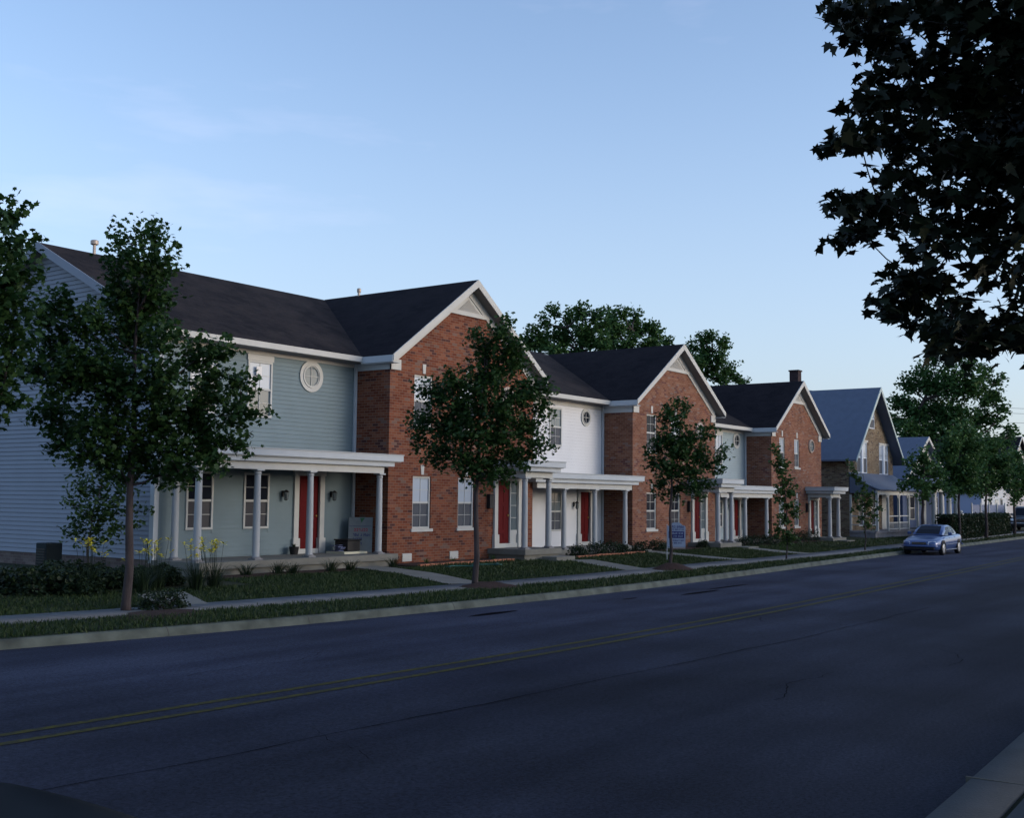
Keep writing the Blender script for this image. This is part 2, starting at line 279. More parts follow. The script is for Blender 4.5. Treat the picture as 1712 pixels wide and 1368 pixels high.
def _road():
    t = M_road.node_tree; b = t.nodes['Principled BSDF']; l = t.links.new; b.inputs['Roughness'].default_value = .85; b.inputs['Specular IOR Level'].default_value = .07
    tc = nd(t, 'ShaderNodeTexCoord'); mp = nd(t, 'ShaderNodeMapping'); mp.inputs['Scale'].default_value = (.12, .8, 1); l(tc.outputs['Object'], mp.inputs[0])
    n = nd(t, 'ShaderNodeTexNoise'); n.inputs['Scale'].default_value = 1.1; n.inputs['Detail'].default_value = 7; l(mp.outputs[0], n.inputs['Vector'])
    r = nd(t, 'ShaderNodeValToRGB'); r.color_ramp.elements[0].position = .3; r.color_ramp.elements[1].position = .72
    r.color_ramp.elements[0].color = (.0125, .0150, .0275, 1); r.color_ramp.elements[1].color = (.032, .037, .058, 1); l(n.outputs[0], r.inputs[0])
    n2 = nd(t, 'ShaderNodeTexNoise'); n2.inputs['Scale'].default_value = 28; n2.inputs['Detail'].default_value = 8; n2.inputs['Roughness'].default_value = .8; l(tc.outputs['Object'], n2.inputs['Vector'])
    m2 = nd(t, 'ShaderNodeMapRange'); m2.inputs[1].default_value = .3; m2.inputs[2].default_value = .7; m2.inputs[3].default_value = .25; m2.inputs[4].default_value = 1.85; l(n2.outputs[0], m2.inputs[0])
    mu = nd(t, 'ShaderNodeMixRGB', blend_type='MULTIPLY'); mu.inputs[0].default_value = 1; l(r.outputs[0], mu.inputs[1]); l(m2.outputs[0], mu.inputs[2])
    n4 = nd(t, 'ShaderNodeTexNoise'); n4.inputs['Scale'].default_value = .35; n4.inputs['Detail'].default_value = 3; l(tc.outputs['Object'], n4.inputs['Vector'])
    m4 = nd(t, 'ShaderNodeMapRange'); m4.inputs[1].default_value = .35; m4.inputs[2].default_value = .65; m4.inputs[3].default_value = .8; m4.inputs[4].default_value = 1.2; l(n4.outputs[0], m4.inputs[0])
    mv = nd(t, 'ShaderNodeMixRGB', blend_type='MULTIPLY'); mv.inputs[0].default_value = 1; l(mu.outputs[0], mv.inputs[1]); l(m4.outputs[0], mv.inputs[2])
    # tree shade painted into the asphalt colour: near lane darker, far lane lighter
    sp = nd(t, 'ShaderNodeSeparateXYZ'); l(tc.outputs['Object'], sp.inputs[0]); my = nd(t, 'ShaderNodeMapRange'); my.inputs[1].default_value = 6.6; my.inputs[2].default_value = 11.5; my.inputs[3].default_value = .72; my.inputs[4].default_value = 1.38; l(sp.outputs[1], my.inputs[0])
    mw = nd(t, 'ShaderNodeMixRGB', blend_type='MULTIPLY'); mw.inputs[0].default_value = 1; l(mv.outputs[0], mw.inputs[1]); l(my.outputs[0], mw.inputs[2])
    l(mw.outputs[0], b.inputs['Base Color'])
    bu = nd(t, 'ShaderNodeBump'); bu.inputs['Strength'].default_value = .5; bu.inputs['Distance'].default_value = .01; l(n2.outputs[0], bu.inputs['Height']); l(bu.outputs[0], b.inputs['Normal'])
_road()
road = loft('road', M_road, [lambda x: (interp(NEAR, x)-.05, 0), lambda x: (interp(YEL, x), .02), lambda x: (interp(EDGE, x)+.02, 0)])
kerb = loft('kerb', M_kerb, [lambda x: (interp(EDGE, x)-.02, -.05), lambda x: (interp(EDGE, x), .006), lambda x: (interp(EDGE, x)+.05, .11), lambda x: (interp(EDGE, x)+.08, .135), lambda x: (interp(EDGE, x)+.17, .142), lambda x: (interp(EDGE, x)+.17, .05)])
kerb.name = 'far_kerb'
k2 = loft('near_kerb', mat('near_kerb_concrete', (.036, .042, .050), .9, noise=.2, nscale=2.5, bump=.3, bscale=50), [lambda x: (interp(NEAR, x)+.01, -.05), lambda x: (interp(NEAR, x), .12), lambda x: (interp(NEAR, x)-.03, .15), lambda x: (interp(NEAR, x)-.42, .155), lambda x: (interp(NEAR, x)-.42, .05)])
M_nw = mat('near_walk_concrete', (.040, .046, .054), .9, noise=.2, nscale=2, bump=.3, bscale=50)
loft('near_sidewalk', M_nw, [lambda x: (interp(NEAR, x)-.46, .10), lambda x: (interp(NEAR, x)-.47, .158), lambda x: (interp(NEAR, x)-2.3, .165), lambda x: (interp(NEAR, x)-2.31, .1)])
M_joint = mat('joint_dark', (.075, .075, .068), 1)
mb = MB()
for x in (8.2, 11.58, 14.25, 17.9, 20.9, 24.0, 27.0, 30.2, 33.4, 37, 40.5, 44, 48):
    e = interp(EDGE, x); mb.prismX([(e-.003, .01), (e+.047, .112), (e+.078, .138), (e+.173, .145), (e+.173, .0)], x-.007, x+.007)
for x in (4.6, 7.6, 9.15, 12.2, 15.2):
    e = interp(NEAR, x); mb.box(x-.01, x+.01, e-.424, e+.012, .0, .1575)
tag(mb.build('kerb_joints', M_joint), kind='structure')
sw = loft('sidewalk', M_walk, [lambda x: (interp(SWF, x)-.01, .10), lambda x: (interp(SWF, x), gz(x, interp(SWF, x))+.025), lambda x: (interp(SWF, x)+1.08, gz(x, interp(SWF, x)+1.08)+.03), lambda x: (interp(SWF, x)+1.09, .1)])
mb = MB()
for k in range(44):
    x = 6+k*1.25; y = interp(SWF, x); z = gz(x, y)+.0265
    mb.add([(x-.008, y+.005, z), (x+.008, y+.005, z), (x+.008, y+1.07, z+.006), (x-.008, y+1.07, z+.006)], [(0, 1, 2, 3)])
tag(mb.build('sidewalk_joints', M_joint), kind='structure')
M_yel = mat('worn_yellow_paint', (.072, .066, .012), .8, spec=.08, col2=(.028, .029, .026), nscale=14)
for nm, d in (('centre_line', 0), ('centre_line', -.36)):
    loft(nm, M_yel, [lambda x: (interp(YEL, x)+d-.055, .024), lambda x: (interp(YEL, x)+d+.055, .0245)])
# tar-filled seam and small patches in the asphalt
M_tar = mat('tar_seam', (.004, .004, .007), .95, spec=.02)
random.seed(5); mb = MB(); prev = None
for i in range(64):
    x = 4+i*.33; y = interp([(4, 7.95), (6.15, 7.76), (8.9, 7.58), (13.4, 7.36), (18.5, 7.17), (26, 7.2)], x)+.02*math.sin(x*1.7)+.012*random.uniform(-1, 1)
    wd = .004+.006*random.random(); cur = [(x, y-wd, .021), (x, y+wd, .021)]
    if prev: mb.quad(prev[0], cur[0], cur[1], prev[1])
    prev = cur
def blob(mb, cx, cy, rx, ry, z, n=14):
    mb.quad(*[(cx+rx*math.cos(a)*(1+.2*random.uniform(-1, 1)), cy+ry*math.sin(a)*(1+.25*random.uniform(-1, 1)), z) for a in [2*math.pi*k/n for k in range(n)]])
tag(mb.build('road_seam', M_tar), kind='structure')
mb = MB(); blob(mb, 17.76, 13.29, .75, .10, .012); blob(mb, 25.1, 12.6, .95, .09, .013); blob(mb, 22.4, 13.0, .35, .05, .012); blob(mb, 27.2, 12.9, 1.2, .07, .012)
tag(mb.build('road_patches', M_tar), kind='structure')
rc = random.Random(11)
for x_, y_, n_, ang in ((9.0, 11.4, 26, .15), (15.5, 11.9, 22, -.1), (12.0, 5.2, 24, .35), (19.5, 8.2, 24, .9), (24.0, 12.2, 20, .05), (7.2, 6.6, 16, 1.2), (16.0, 4.4, 18, .1), (6.9, 13.6, 18, -.25), (30.0, 8.0, 20, .6)):
    mb = MB(); p = (x_, y_); a = ang; pv = None
    for i in range(n_):
        a += rc.uniform(-.5, .5); a = ang+(a-ang)*.8; p = (p[0]+.11*math.cos(a), p[1]+.11*math.sin(a)); wd = .003+.004*rc.random(); cur = [(p[0], p[1]-wd, .0215), (p[0], p[1]+wd, .0215)]
        if pv: mb.quad(pv[0], cur[0], cur[1], pv[1])
        pv = cur
    tag(mb.build('road_crack', M_tar), kind='structure')
# front walks from the pavement to the houses
def strip(name, pts, wd, m, z=.03, n=10):
    mb = MB(); P = []
    for i in range(len(pts)-1):
        for k in range(n):
            t = k/n; P.append((pts[i][0]*(1-t)+pts[i+1][0]*t, pts[i][1]*(1-t)+pts[i+1][1]*t))
    P.append(pts[-1])
    for i, p in enumerate(P):
        a = P[max(0, i-1)]; b = P[min(len(P)-1, i+1)]; dx, dy = b[0]-a[0], b[1]-a[1]; l_ = math.hypot(dx, dy); nx, ny = -dy/l_, dx/l_
        for s in (-1, 1): mb.v.append((p[0]+s*nx*wd/2, p[1]+s*ny*wd/2, gz(p[0], p[1])+z))
    for i in range(len(P)-1): mb.f.append((2*i, 2*i+2, 2*i+3, 2*i+1)); mb.m.append(0)
    return tag(mb.build(name, m), kind='structure')
WALKS = [[(21.3, 16.7), (22.5, 19.3), (22.9, 21.5)], [(28.9, 16.4), (31.0, 19.8)], [(13.6, 17.2), (14.6, 19.2)], [(42.6, 16.9), (44.2, 20.0)], [(36.4, 16.7), (37.6, 21.4)], [(30.4, 16.5), (31.0, 17.2)]]
for wv in WALKS[:5]: strip('front_walk', wv, .95, M_concrete)
# mulch beds
def bed(pts, z=.02):
    mb = MB(); c = (sum(p[0] for p in pts)/len(pts), sum(p[1] for p in pts)/len(pts))
    mb.v = [(c[0], c[1], gz(*c)+z+.04)]+[(p[0], p[1], gz(*p)+z) for p in pts]; n = len(pts)
    mb.f = [(0, i+1, (i+1) % n+1) for i in range(n)]; mb.m = [0]*n
    return tag(mb.build('mulch_bed', M_mulch), kind='structure')
bed([(24.3, 20.9), (28.9, 20.9), (28.9, 21.98), (24.3, 21.98)]); bed([(17.3, 20.8), (22.2, 20.7), (22.2, 21.5), (17.3, 21.5)])
bed([(32.1, 20.6), (38.1, 20.8), (38.1, 21.45), (32.1, 21.45)]); bed([(38.3, 21.0), (42.3, 21.0), (42.3, 21.98), (38.3, 21.98)])
bed([(44.9, 20.7), (51, 20.9), (51, 21.4), (44.9, 21.4)]); bed([(51.2, 21), (55.5, 21), (55.5, 21.98), (51.2, 21.98)])
def mound(x, y, r, h, label):
    random.seed(int(x*10)); mb = MB((x, y, gz(x, y))); n = 20; z0 = gz(x, y)
    rings = [(0, h), (.25, .9*h), (.55, .55*h), (.85, .15*h), (1.05, -.02)]
    mb.v.append((x, y, z0+h))
    for f, hh in rings[1:]:
        for k in range(n):
            a = 2*math.pi*k/n; j = 1+.10*random.uniform(-1, 1)
            mb.v.append((x+r*1.25*f*j*math.cos(a), y+r*.8*f*j*math.sin(a), z0+hh*(1+.15*random.uniform(-1, 1))))
    mb.f = [(0, 1+k, 1+(k+1) % n) for k in range(n)]
    for i in range(3):
        for k in range(n): mb.f.append((1+i*n+k, 1+(i+1)*n+k, 1+(i+1)*n+(k+1) % n, 1+i*n+(k+1) % n))
    mb.m = [0]*len(mb.f)
    return tag(mb.build('mulch_mound', M_mulch, smooth='all'), label, 'mulch', 'mulch mounds under the street trees')
# ------------------------------------------------------------------ houses
def siding_Y(mb, x0, x1, z0, z1, y, holes=(), exp=.115, lap=.016, mi=0):
    """lap siding on a wall facing -Y; holes (hx0,hx1,hz0,hz1) are skipped"""
    z = z0
    while z < z1-.001:
        zt = min(z+exp, z1); xs = [(x0, x1)]
        for h in holes:
            if h[2] < zt-.01 and h[3] > z+.01:
                nx = []
                for a, b in xs:
                    if h[1] <= a or h[0] >= b: nx.append((a, b))
                    else:
                        if h[0] > a: nx.append((a, h[0]))
                        if h[1] < b: nx.append((h[1], b))
                xs = nx
        for a, b in xs:
            mb.quad((a, y-lap, z), (b, y-lap, z), (b, y, zt), (a, y, zt), mi=mi); mb.quad((a, y, z), (b, y, z), (b, y-lap, z), (a, y-lap, z), mi=mi)
        z += exp
def siding_X(mb, y0, y1f, z0, z1, x, exp=.118, lap=.016, sgn=-1, mi=0):
    """lap siding on a wall facing sgn*X; y1f(z) and y0(z) give the extent"""
    z = z0
    while z < z1-.001:
        zt = min(z+exp, z1); a0, b0 = y0(z), y1f(z); a1, b1 = y0(zt), y1f(zt); e = sgn*lap
        if b1 > a1:
            mb.quad((x+e, a0, z), (x, a1, zt), (x, b1, zt), (x+e, b0, z), mi=mi); mb.quad((x, a0, z), (x+e, a0, z), (x+e, b0, z), (x, b0, z), mi=mi)
        z += exp
def wall_Y(mb, x0, x1, z0, z1, y, holes, depth=.09, mi=0):
    xs = sorted({x0, x1, *[h[0] for h in holes], *[h[1] for h in holes]}); zs = sorted({z0, z1, *[h[2] for h in holes], *[h[3] for h in holes]})
    for i in range(len(xs)-1):
        for j in range(len(zs)-1):
            cx, cz = (xs[i]+xs[i+1])/2, (zs[j]+zs[j+1])/2
            if any(h[0] < cx < h[1] and h[2] < cz < h[3] for h in holes): continue
            mb.quad((xs[i], y, zs[j]), (xs[i+1], y, zs[j]), (xs[i+1], y, zs[j+1]), (xs[i], y, zs[j+1]), mi=mi)
    for a, b, c, d in holes:
        yb = y+depth
        mb.quad((a, y, c), (a, y, d), (a, yb, d), (a, yb, c), mi=mi); mb.quad((b, y, d), (b, y, c), (b, yb, c), (b, yb, d), mi=mi)
        mb.quad((a, y, d), (b, y, d), (b, yb, d), (a, yb, d), mi=mi); mb.quad((a, y, c), (a, yb, c), (b, yb, c), (b, y, c), mi=mi)
def window(house, x0, x1, z0, z1, y, org, up=None, low=None, brick=False, mun=True, head=False, mid=None, lab=None, fm=None):
    """sash window in a wall facing -Y whose surface is at y; part window > upper_pane, lower_pane, sill, keystone"""
    up = up or M_pane_mid; low = low or M_screen; fm = fm or M_trim
    yf = y+.035 if brick else y-.045     # frame front
    yb = y+.10 if brick else y+.01
    fw = .055; zm = mid or (z0+z1)/2
    mb = MB(org)
    for a, b, c, d in ((x0, x0+fw, z0, z1), (x1-fw, x1, z0, z1), (x0+fw, x1-fw, z1-fw, z1), (x0+fw, x1-fw, z0, z0+fw)): mb.box(a, b, yf, yb, c, d)
    mb.box(x0+fw, x1-fw, yf+.012, yb, zm-.03, zm+.03)
    if head: mb.box(x0-.03, x1+.03, yf-.015, yb, z1, z1+.16)
    fr = mb.build('window', fm, house)
    if lab: fr['label'] = lab
    if mun:
        xm = (x0+x1)/2; mb = MB(org); w_ = .007
        for c, d in ((z0+fw, zm-.03), (zm+.03, z1-fw)):
            mb.box(xm-w_, xm+w_, yf+.024, yf+.034, c, d); mb.box(x0+fw, xm-w_, yf+.024, yf+.034, (c+d)/2-w_, (c+d)/2+w_); mb.box(xm+w_, x1-fw, yf+.024, yf+.034, (c+d)/2-w_, (c+d)/2+w_)
        mb.build('muntins', fm, fr)
    MB(org).box(x0+fw, x1-fw, yf+.036, yf+.044, zm+.03, z1-fw).build('upper_pane', up, fr)
    MB(org).box(x0+fw, x1-fw, yf+.046, yf+.054, z0+fw, zm-.03).build('lower_pane', low, fr)
    if brick:
        MB(org).box(x0-.07, x1+.07, y-.045, y+.09, z0-.085, z0-.002).build('sill', M_trim, fr)
        MB(org).add([(x0+(x1-x0)*.5-.055, y-.02, z1+.05), (x0+(x1-x0)*.5+.055, y-.02, z1+.05), (x0+(x1-x0)*.5+.075, y-.02, z1+.33), (x0+(x1-x0)*.5-.075, y-.02, z1+.33),
                     (x0+(x1-x0)*.5-.055, y+.01, z1+.05), (x0+(x1-x0)*.5+.055, y+.01, z1+.05), (x0+(x1-x0)*.5+.075, y+.01, z1+.33), (x0+(x1-x0)*.5-.075, y+.01, z1+.33)],
                    [(0, 1, 2, 3), (0, 4, 5, 1), (1, 5, 6, 2), (2, 6, 7, 3), (3, 7, 4, 0)]).build('keystone', M_trim, fr)
    return fr
def oval_window(house, cx, cz, r, ri, y, org, pane, ring=None, keys=False):
    n = 32; mb = MB(org)
    for k in range(n):
        a, b = 2*math.pi*k/n, 2*math.pi*(k+1)/n
        def P(rr, t, yy): return (cx+rr*math.cos(t), yy, cz+rr*math.sin(t))
        mb.quad(P(r, a, y-.05), P(ri, a, y-.05), P(ri, b, y-.05), P(r, b, y-.05)); mb.quad(P(r, a, y-.05), P(r, b, y-.05), P(r, b, y+.01), P(r, a, y+.01))
        mb.quad(P(ri, a, y-.05), P(ri, a, y-.015), P(ri, b, y-.015), P(ri, b, y-.05))
        rm = (r+ri*2)/3
        mb.quad(P(rm, a, y-.07), P(rm-.03, a, y-.07), P(rm-.03, b, y-.07), P(rm, b, y-.07)); mb.quad(P(rm, a, y-.07), P(rm, b, y-.07), P(rm, b, y-.05), P(rm, a, y-.05))
        mb.quad(P(rm-.03, a, y-.07), P(rm-.03, a, y-.05), P(rm-.03, b, y-.05), P(rm-.03, b, y-.07))
    if keys:
        for a in range(4):
            t = a*math.pi/2; c, s_ = math.cos(t), math.sin(t); x_, z_ = cx+(r+.07)*c, cz+(r+.07)*s_; hw = .05 if abs(s_) > .5 else .11; hh = .11 if abs(s_) > .5 else .05
            mb.box(x_-hw, x_+hw, y-.03, y+.01, z_-hh, z_+hh)
    mb.box(cx-.01, cx+.01, y-.04, y-.025, cz-ri, cz+ri); mb.box(cx-ri, cx-.01, y-.04, y-.025, cz-.01, cz+.01); mb.box(cx+.01, cx+ri, y-.04, y-.025, cz-.01, cz+.01)
    fr = mb.build('round_window', ring or M_trim, house)
    MB(org).add([(cx+ri*1.02*math.cos(2*math.pi*k/n), y-.02, cz+ri*1.02*math.sin(2*math.pi*k/n)) for k in range(n)], [tuple(range(n))]).build('pane', pane, fr)
    return fr
def column(house, x, y, z0, z1, org, r=.092, m=None):
    mb = MB(org); mb.lathe(x, y, [(r*1.0, z0+.07), (r*1.0, z0+.3), (r*.97, z0+(z1-z0)*.5), (r*.84, z1-.16), (r*.84, z1-.13), (r*1.02, z1-.11), (r*1.02, z1-.09), (r*.86, z1-.08), (r*.9, z1-.06), (r*1.2, z1-.04)], 20)
    mb.box(x-r*1.3, x+r*1.3, y-r*1.3, y+r*1.3, z1-.04, z1)
    c = mb.build('column', m or M_col, house, smooth=True)
    mb = MB(org); mb.box(x-r*1.4, x+r*1.4, y-r*1.4, y+r*1.4, z0, z0+.035); mb.lathe(x, y, [(r*1.35, z0+.035), (r*1.4, z0+.05), (r*1.25, z0+.068), (r*1.05, z0+.075)], 20)
    mb.build('column_base', mat('column_base_paint', (.20, .20, .21), .7), c)
    return c
def door(house, x0, x1, z0, z1, y, org, side=None, handle=True, head=True, trim=.16):
    """red door with white surround; side = width of a sidelight to the right"""
    xr = x1+(side or 0)
    mb = MB(org)
    for a, b in ((x0-trim, x0), (xr, xr+trim)):
        mb.box(a, b, y-.07, y+.02, z0+.42, z1+.05); mb.box(a-.035, b+.035, y-.10, y+.02, z0-.02, z0+.42)
    if head: mb.box(x0-trim-.03, xr+trim+.03, y-.09, y+.02, z1+.05, z1+.26)
    mb.box(x0, xr, y-.06, y+.04, z0-.02, z0+.13)
    fr = mb.build('door_frame', M_trim, house)
    mb = MB(org); mb.box(x0, x1, y+.02, y+.06, z0+.13, z1+.05)
    wd = x1-x0; hh = z1-z0
    for c, d in ((.06, .16), (.22, .60), (.66, .90)):
        for a, b in ((.14, .45), (.55, .86)):
            mb.box(x0+wd*a, x0+wd*b, y+.008, y+.02, z0+.13+(hh-.1)*c, z0+.13+(hh-.1)*d)
    dr = mb.build('door', M_door, house, bevel=.006)
    if handle:
        MB(org).lathe(x1-.09, y-.01, [(.02, z0+1.0), (.032, z0+1.015), (.032, z0+1.045), (.02, z0+1.06)], 10).build('handle', mat('brass', (.5, .36, .12), .3, metal=1), dr, smooth=True)
    if side:
        mb = MB(org); a, b = x1+.04, xr-.02
        mb.box(x1, a, y-.03, y+.05, z0+.13, z1+.05); mb.box(b, xr, y-.03, y+.05, z0+.13, z1+.05); mb.box(a, b, y-.02, y+.05, z0+.13, z0+.55)
        for q in (.25, .5, .75): mb.box(a, b, y-.01, y+.03, z0+.55+(z1-z0-.5)*q-.01, z0+.55+(z1-z0-.5)*q+.01)
        s_ = mb.build('sidelight', M_trim, house)
        MB(org).box(a, b, y+.012, y+.02, z0+.55, z1+.05).build('pane', M_pane_mid, s_)
    return dr
def lantern(house, x, y, z, org):
    mb = MB(org); mb.box(x-.035, x+.035, y-.03, y+.01, z-.07, z+.10); mb.box(x-.012, x+.012, y-.16, y-.03, z+.07, z+.09)
    mb.tube([(x, y-.15, z+.12), (x, y-.15, z+.06), (x, y-.15, z+.05)], [.02, .09, .085], 6)
    for k in range(6):
        a = k*math.pi/3; mb.tube([(x+.075*math.cos(a), y-.15+.075*math.sin(a), z+.05), (x+.05*math.cos(a), y-.15+.05*math.sin(a), z-.14)], [.006, .006], 4)
    mb.tube([(x, y-.15, z-.14), (x, y-.15, z-.165)], [.06, .03], 6)
    l_ = mb.build('wall_lantern', M_dark, house)
    MB(org).tube([(x, y-.15, z+.04), (x, y-.15, z-.13)], [.06, .042], 6).build('lantern_glass', M_pane_mid, l_)
def flat_roof(house, x0, x1, y0, y1, z, org, inL=.0, inR=.25, name='porch_roof', two=True):
    mb = MB(org); mb.box(x0, x1, y0, y1, z-.18, z-.012)
    mb.box(x0+inL, x1-inR, y0+.11, y1, z-.325, z-.205)
    mb.box(x0+.04, x1-.04, y0+.05, y1, z-.205, z-.18)
    f = mb.build(name, M_blue_trim, house)
    MB(org).box(x0-.02, x1+.02, y0-.02, y1, z-.012, z+.012).build('roof_cap', mat('metal_cap', (.34, .37, .40), .5), f)
    return f
def townhouse(p):
    x0, x1, x2, zg, zd, zf, ze, zr, zp = (p[k] for k in ('x0', 'x1', 'x2', 'zg', 'zd', 'zf', 'ze', 'zr', 'zp'))
    O = (x1, 22.0, zg); h = empty('townhouse', O, p['label'], 'house', 'row of brick-fronted townhouses')
    YW, YB, YR, YK = 23.35, 22.0, 28.3, 33.25; oh = .28; xc = (x1+x2)/2; half = (x2-x1)/2; br = p['brick']; wm = p['wing']
    sg = (zr-ze)/(half+oh); wins = p['bwin']
    # brick gable front
    holes = [(a, b, c, d) for a, b, c, d, *_ in wins]; dx0, dx1, ds = p['bdoor']
    holes.append((dx0, dx1+ds, zd+.0, p['bdz']+.05))
    zw = ze-.05
    mb = MB(O); wall_Y(mb, x1, x2, zg-.3, zw-.06, YB, holes)
    zv = p['zv']; dxv = (zr-.12-zv)/sg          # half width of brick gable at the vent line
    wz = lambda z: half-(z-(zw-.06))*(half-dxv)/(zv-(zw-.06))
    mb.quad((x1, YB, zw-.06), (x2, YB, zw-.06), (xc+dxv, YB, zv), (xc-dxv, YB, zv)); mb.quad((xc-dxv, YB, zv), (xc+dxv, YB, zv), (xc, YB, zr-.15))
    mb.quad((x1, YB, zg-.3), (x1, YB, zw), (x1, YW+.3, zw), (x1, YW+.3, zg-.3)); mb.quad((x2, YB, zg-.3), (x2, YW+.3, zg-.3), (x2, YW+.3, zw), (x2, YB, zw))
    if p.get('last'): mb.quad((x2, YW+.3, zg-.3), (x2, YK, zg-.3), (x2, YK, zw), (x2, YW+.3, zw)); mb.quad((x2, YW-.5, zw), (x2, YK, zw), (x2, YR, zr-.1))
    mb.build('brick_wall', br, h)
    # wing wall and body
    wh = [(q[0], q[1], q[2], q[3]) for q in p['wwin']]+[(p['wdoor'][0], p['wdoor'][1], zg, p['wdz']+.05)]
    mb = MB(O); siding_Y(mb, x0, x1, zg+.25, zf+.16, YW, wh, exp=p.get('exp', .115)); mb.quad((x0, YW+.002, zf+.16), (x1, YW+.002, zf+.16), (x1, YW+.002, ze), (x0, YW+.002, ze))
    wall_Y(mb, x0, x1, zg, zf+.16, YW+.004, wh, depth=.1)
    mb.build('siding_wall', wm, h); mb = MB(O); mb.quad((x0, YK, zg-.2), (x0, YK, ze), (x2, YK, ze), (x2, YK, zg-.2))
    mb.build('back_wall', wm, h)
    mb = MB(O)
    slope = (zr-ze)/(YR-22.9)
    if p.get('first'):
        siding_X(mb, lambda z: max(YW, 22.9+(z-ze+.10)/slope) if z > ze else YW, lambda z: min(YK, 33.7-(z-ze+.10)/slope) if z > ze else YK, zg+.33, zr-.14, x0, lap=.024)
        mb.build('gable_wall', M_side, h)
        MB(O).box(x0+.01, x0+.05, YW+.01, YK, zg-.2, zg+.34).build('foundation', M_found, h)
        MB(O).box(x0-.035, x0+.10, YW-.035, YW+.02, zg+.25, ze-.2).box(x0-.035, x0-.001, YW+.02, YW+.13, zg+.25, ze-.2).build('corner_board', M_blue_trim, h)
    else:
        mb.quad((x0+.002, YW, zg), (x0+.002, YK, zg), (x0+.002, YK, ze), (x0+.002, YW, ze)); mb.quad((x0+.002, 22.95, ze), (x0+.002, 33.6, ze), (x0+.002, YR, zr-.05))
        mb.build('party_wall', wm, h)
    # main roof
    L_ = x0-(.32 if p.get('first') else 0); Rr = x2+(.3 if p.get('last') else 0); th = .07
    mb = MB(O)
    mb.prismX([(22.83, ze), (YR, zr), (33.77, ze), (33.77, ze-th), (YR, zr-th), (22.83, ze-th)], L_, Rr)
    main = mb.build('roof', M_roof, h)
    # gable roof
    mb = MB(O); yf = 21.64
    mb.prismY([(x1-oh, ze), (xc, zr+.015), (x2+oh, ze), (x2+oh, ze-th), (xc, zr-th), (x1-oh, ze-th)], yf, YR)
    mb.build('gable_roof', M_roof2, h)
    for i in range(2):
        pass
    # vents on the ridge
    for vx, vy, vz, big in p.get('vents', ()):
        mb = MB(O); z = vz
        mb.tube([(vx, vy, z-.25), (vx, vy, z+.26)], [.045, .045], 10); mb.tube([(vx, vy, z+.26), (vx, vy, z+.28), (vx, vy, z+.38), (vx, vy, z+.40)], [.07, .11, .11, .07] if big else [.06, .07, .07, .04], 12)
        mb.build('roof_vent', mat('galvanised', (.42, .36, .32), .5, metal=.3), main, smooth=True)
    # rake boards, soffits and friezes of the gable
    for s in (-1, 1):
        X = lambda d: xc+s*d
        def zl(d): return zr-.004-sg*d+.02
        mb = MB(O); e = half+oh+.01; dd = .21
        poly = [(X(0), zl(0)), (X(e), zl(e)), (X(e), zl(e)-dd+.02), (X(0), zl(0)-dd-.03)]
        mb.prismY(poly if s > 0 else poly[::-1], yf-.03, yf)
        mb.build('rake_board', M_trim, h)
        mb = MB(O); poly = [(X(0), zl(0)-.20), (X(e-.02), zl(e)-.17), (X(e-.02), zl(e)-.19), (X(0), zl(0)-.22)]
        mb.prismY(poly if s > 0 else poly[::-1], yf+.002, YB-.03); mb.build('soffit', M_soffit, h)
        mb = MB(O); f0, f1 = .20, .50; ew = half
        poly = [(X(0), zl(0)-f0), (X(ew), zl(ew)-f0), (X(ew), zl(ew)-f1+.06), (X(ew-.3), zl(ew-.3)-f1), (X(0), zl(0)-f1)]
        mb.prismY(poly if s > 0 else poly[::-1], YB-.03, YB-.003); mb.build('frieze_board', M_trim, h)
        mb = MB(O); a, b = (X(half)-.0, X(half-.42)); a, b = min(a, b), max(a, b)
        mb.box(a-(.03 if s < 0 else 0), b+(.03 if s > 0 else 0), YB-.045, YB-.005, zf, zf+.30); mb.build('return_board', M_trim, h)
        # eave gutter along the side of the gable
        mb = MB(O); xo = X(half+oh); a, b = (xo-.03, xo+.0) if s < 0 else (xo, xo+.03)
        mb.box(a, b, yf, 22.86, ze-.20, ze-.01); mb.box(min(X(half), xo), max(X(half), xo), yf+.005, 22.86, ze-.22, ze-.205); mb.build('gutter', M_blue_trim, h)
        mb = MB(O); xo = X(half); a, b = (xo-.03, xo-.002) if s < 0 else (xo+.002, xo+.03)
        mb.box(a, b, YB-.045, YW, zf, zf+.30); mb.build('side_frieze', M_blue_trim, h)
    # attic vent
    zt = zr-.12-.44; hv = (zt-zv-.14)/sg
    mb = MB(O); mb.box(xc-dxv+.1, xc+dxv-.1, YB-.05, YB-.006, zv-.02, zv+.11); mb.quad((xc-dxv+.05, YB-.005, zv+.1), (xc+dxv-.05, YB-.005, zv+.1), (xc, YB-.005, zr-.2)); tv = mb.build('vent_trim', M_trim, h)
    mb = MB(O); mb.quad((xc-hv, YB-.012, zv+.11), (xc+hv, YB-.012, zv+.11), (xc, YB-.012, zt-.02)); vb = mb.build('attic_vent', mat('vent_back', (.30, .29, .27), .8), h)
    mb = MB(O); st = .075; k = -20
    for k in range(-20, 21):
        for sgn in (-1, 1):
            # diagonal lattice strips clipped to the triangle
            pts = []
            for i in range(41):
                t = i/40; z = zv+.11+(zt-zv-.13)*t; x = xc+k*st+sgn*(z-zv-.11)
                if abs(x-xc) < hv*(1-t)-.005: pts.append((x, z))
            if len(pts) > 2:
                (a, b), (c, d) = pts[0], pts[-1]
                yo = YB-.026-(.006 if sgn > 0 else 0)
                mb.quad((a-.011, yo, b), (a+.011, yo, b), (c+.011, yo, d), (c-.011, yo, d))
    mb.build('lattice', M_trim, vb)
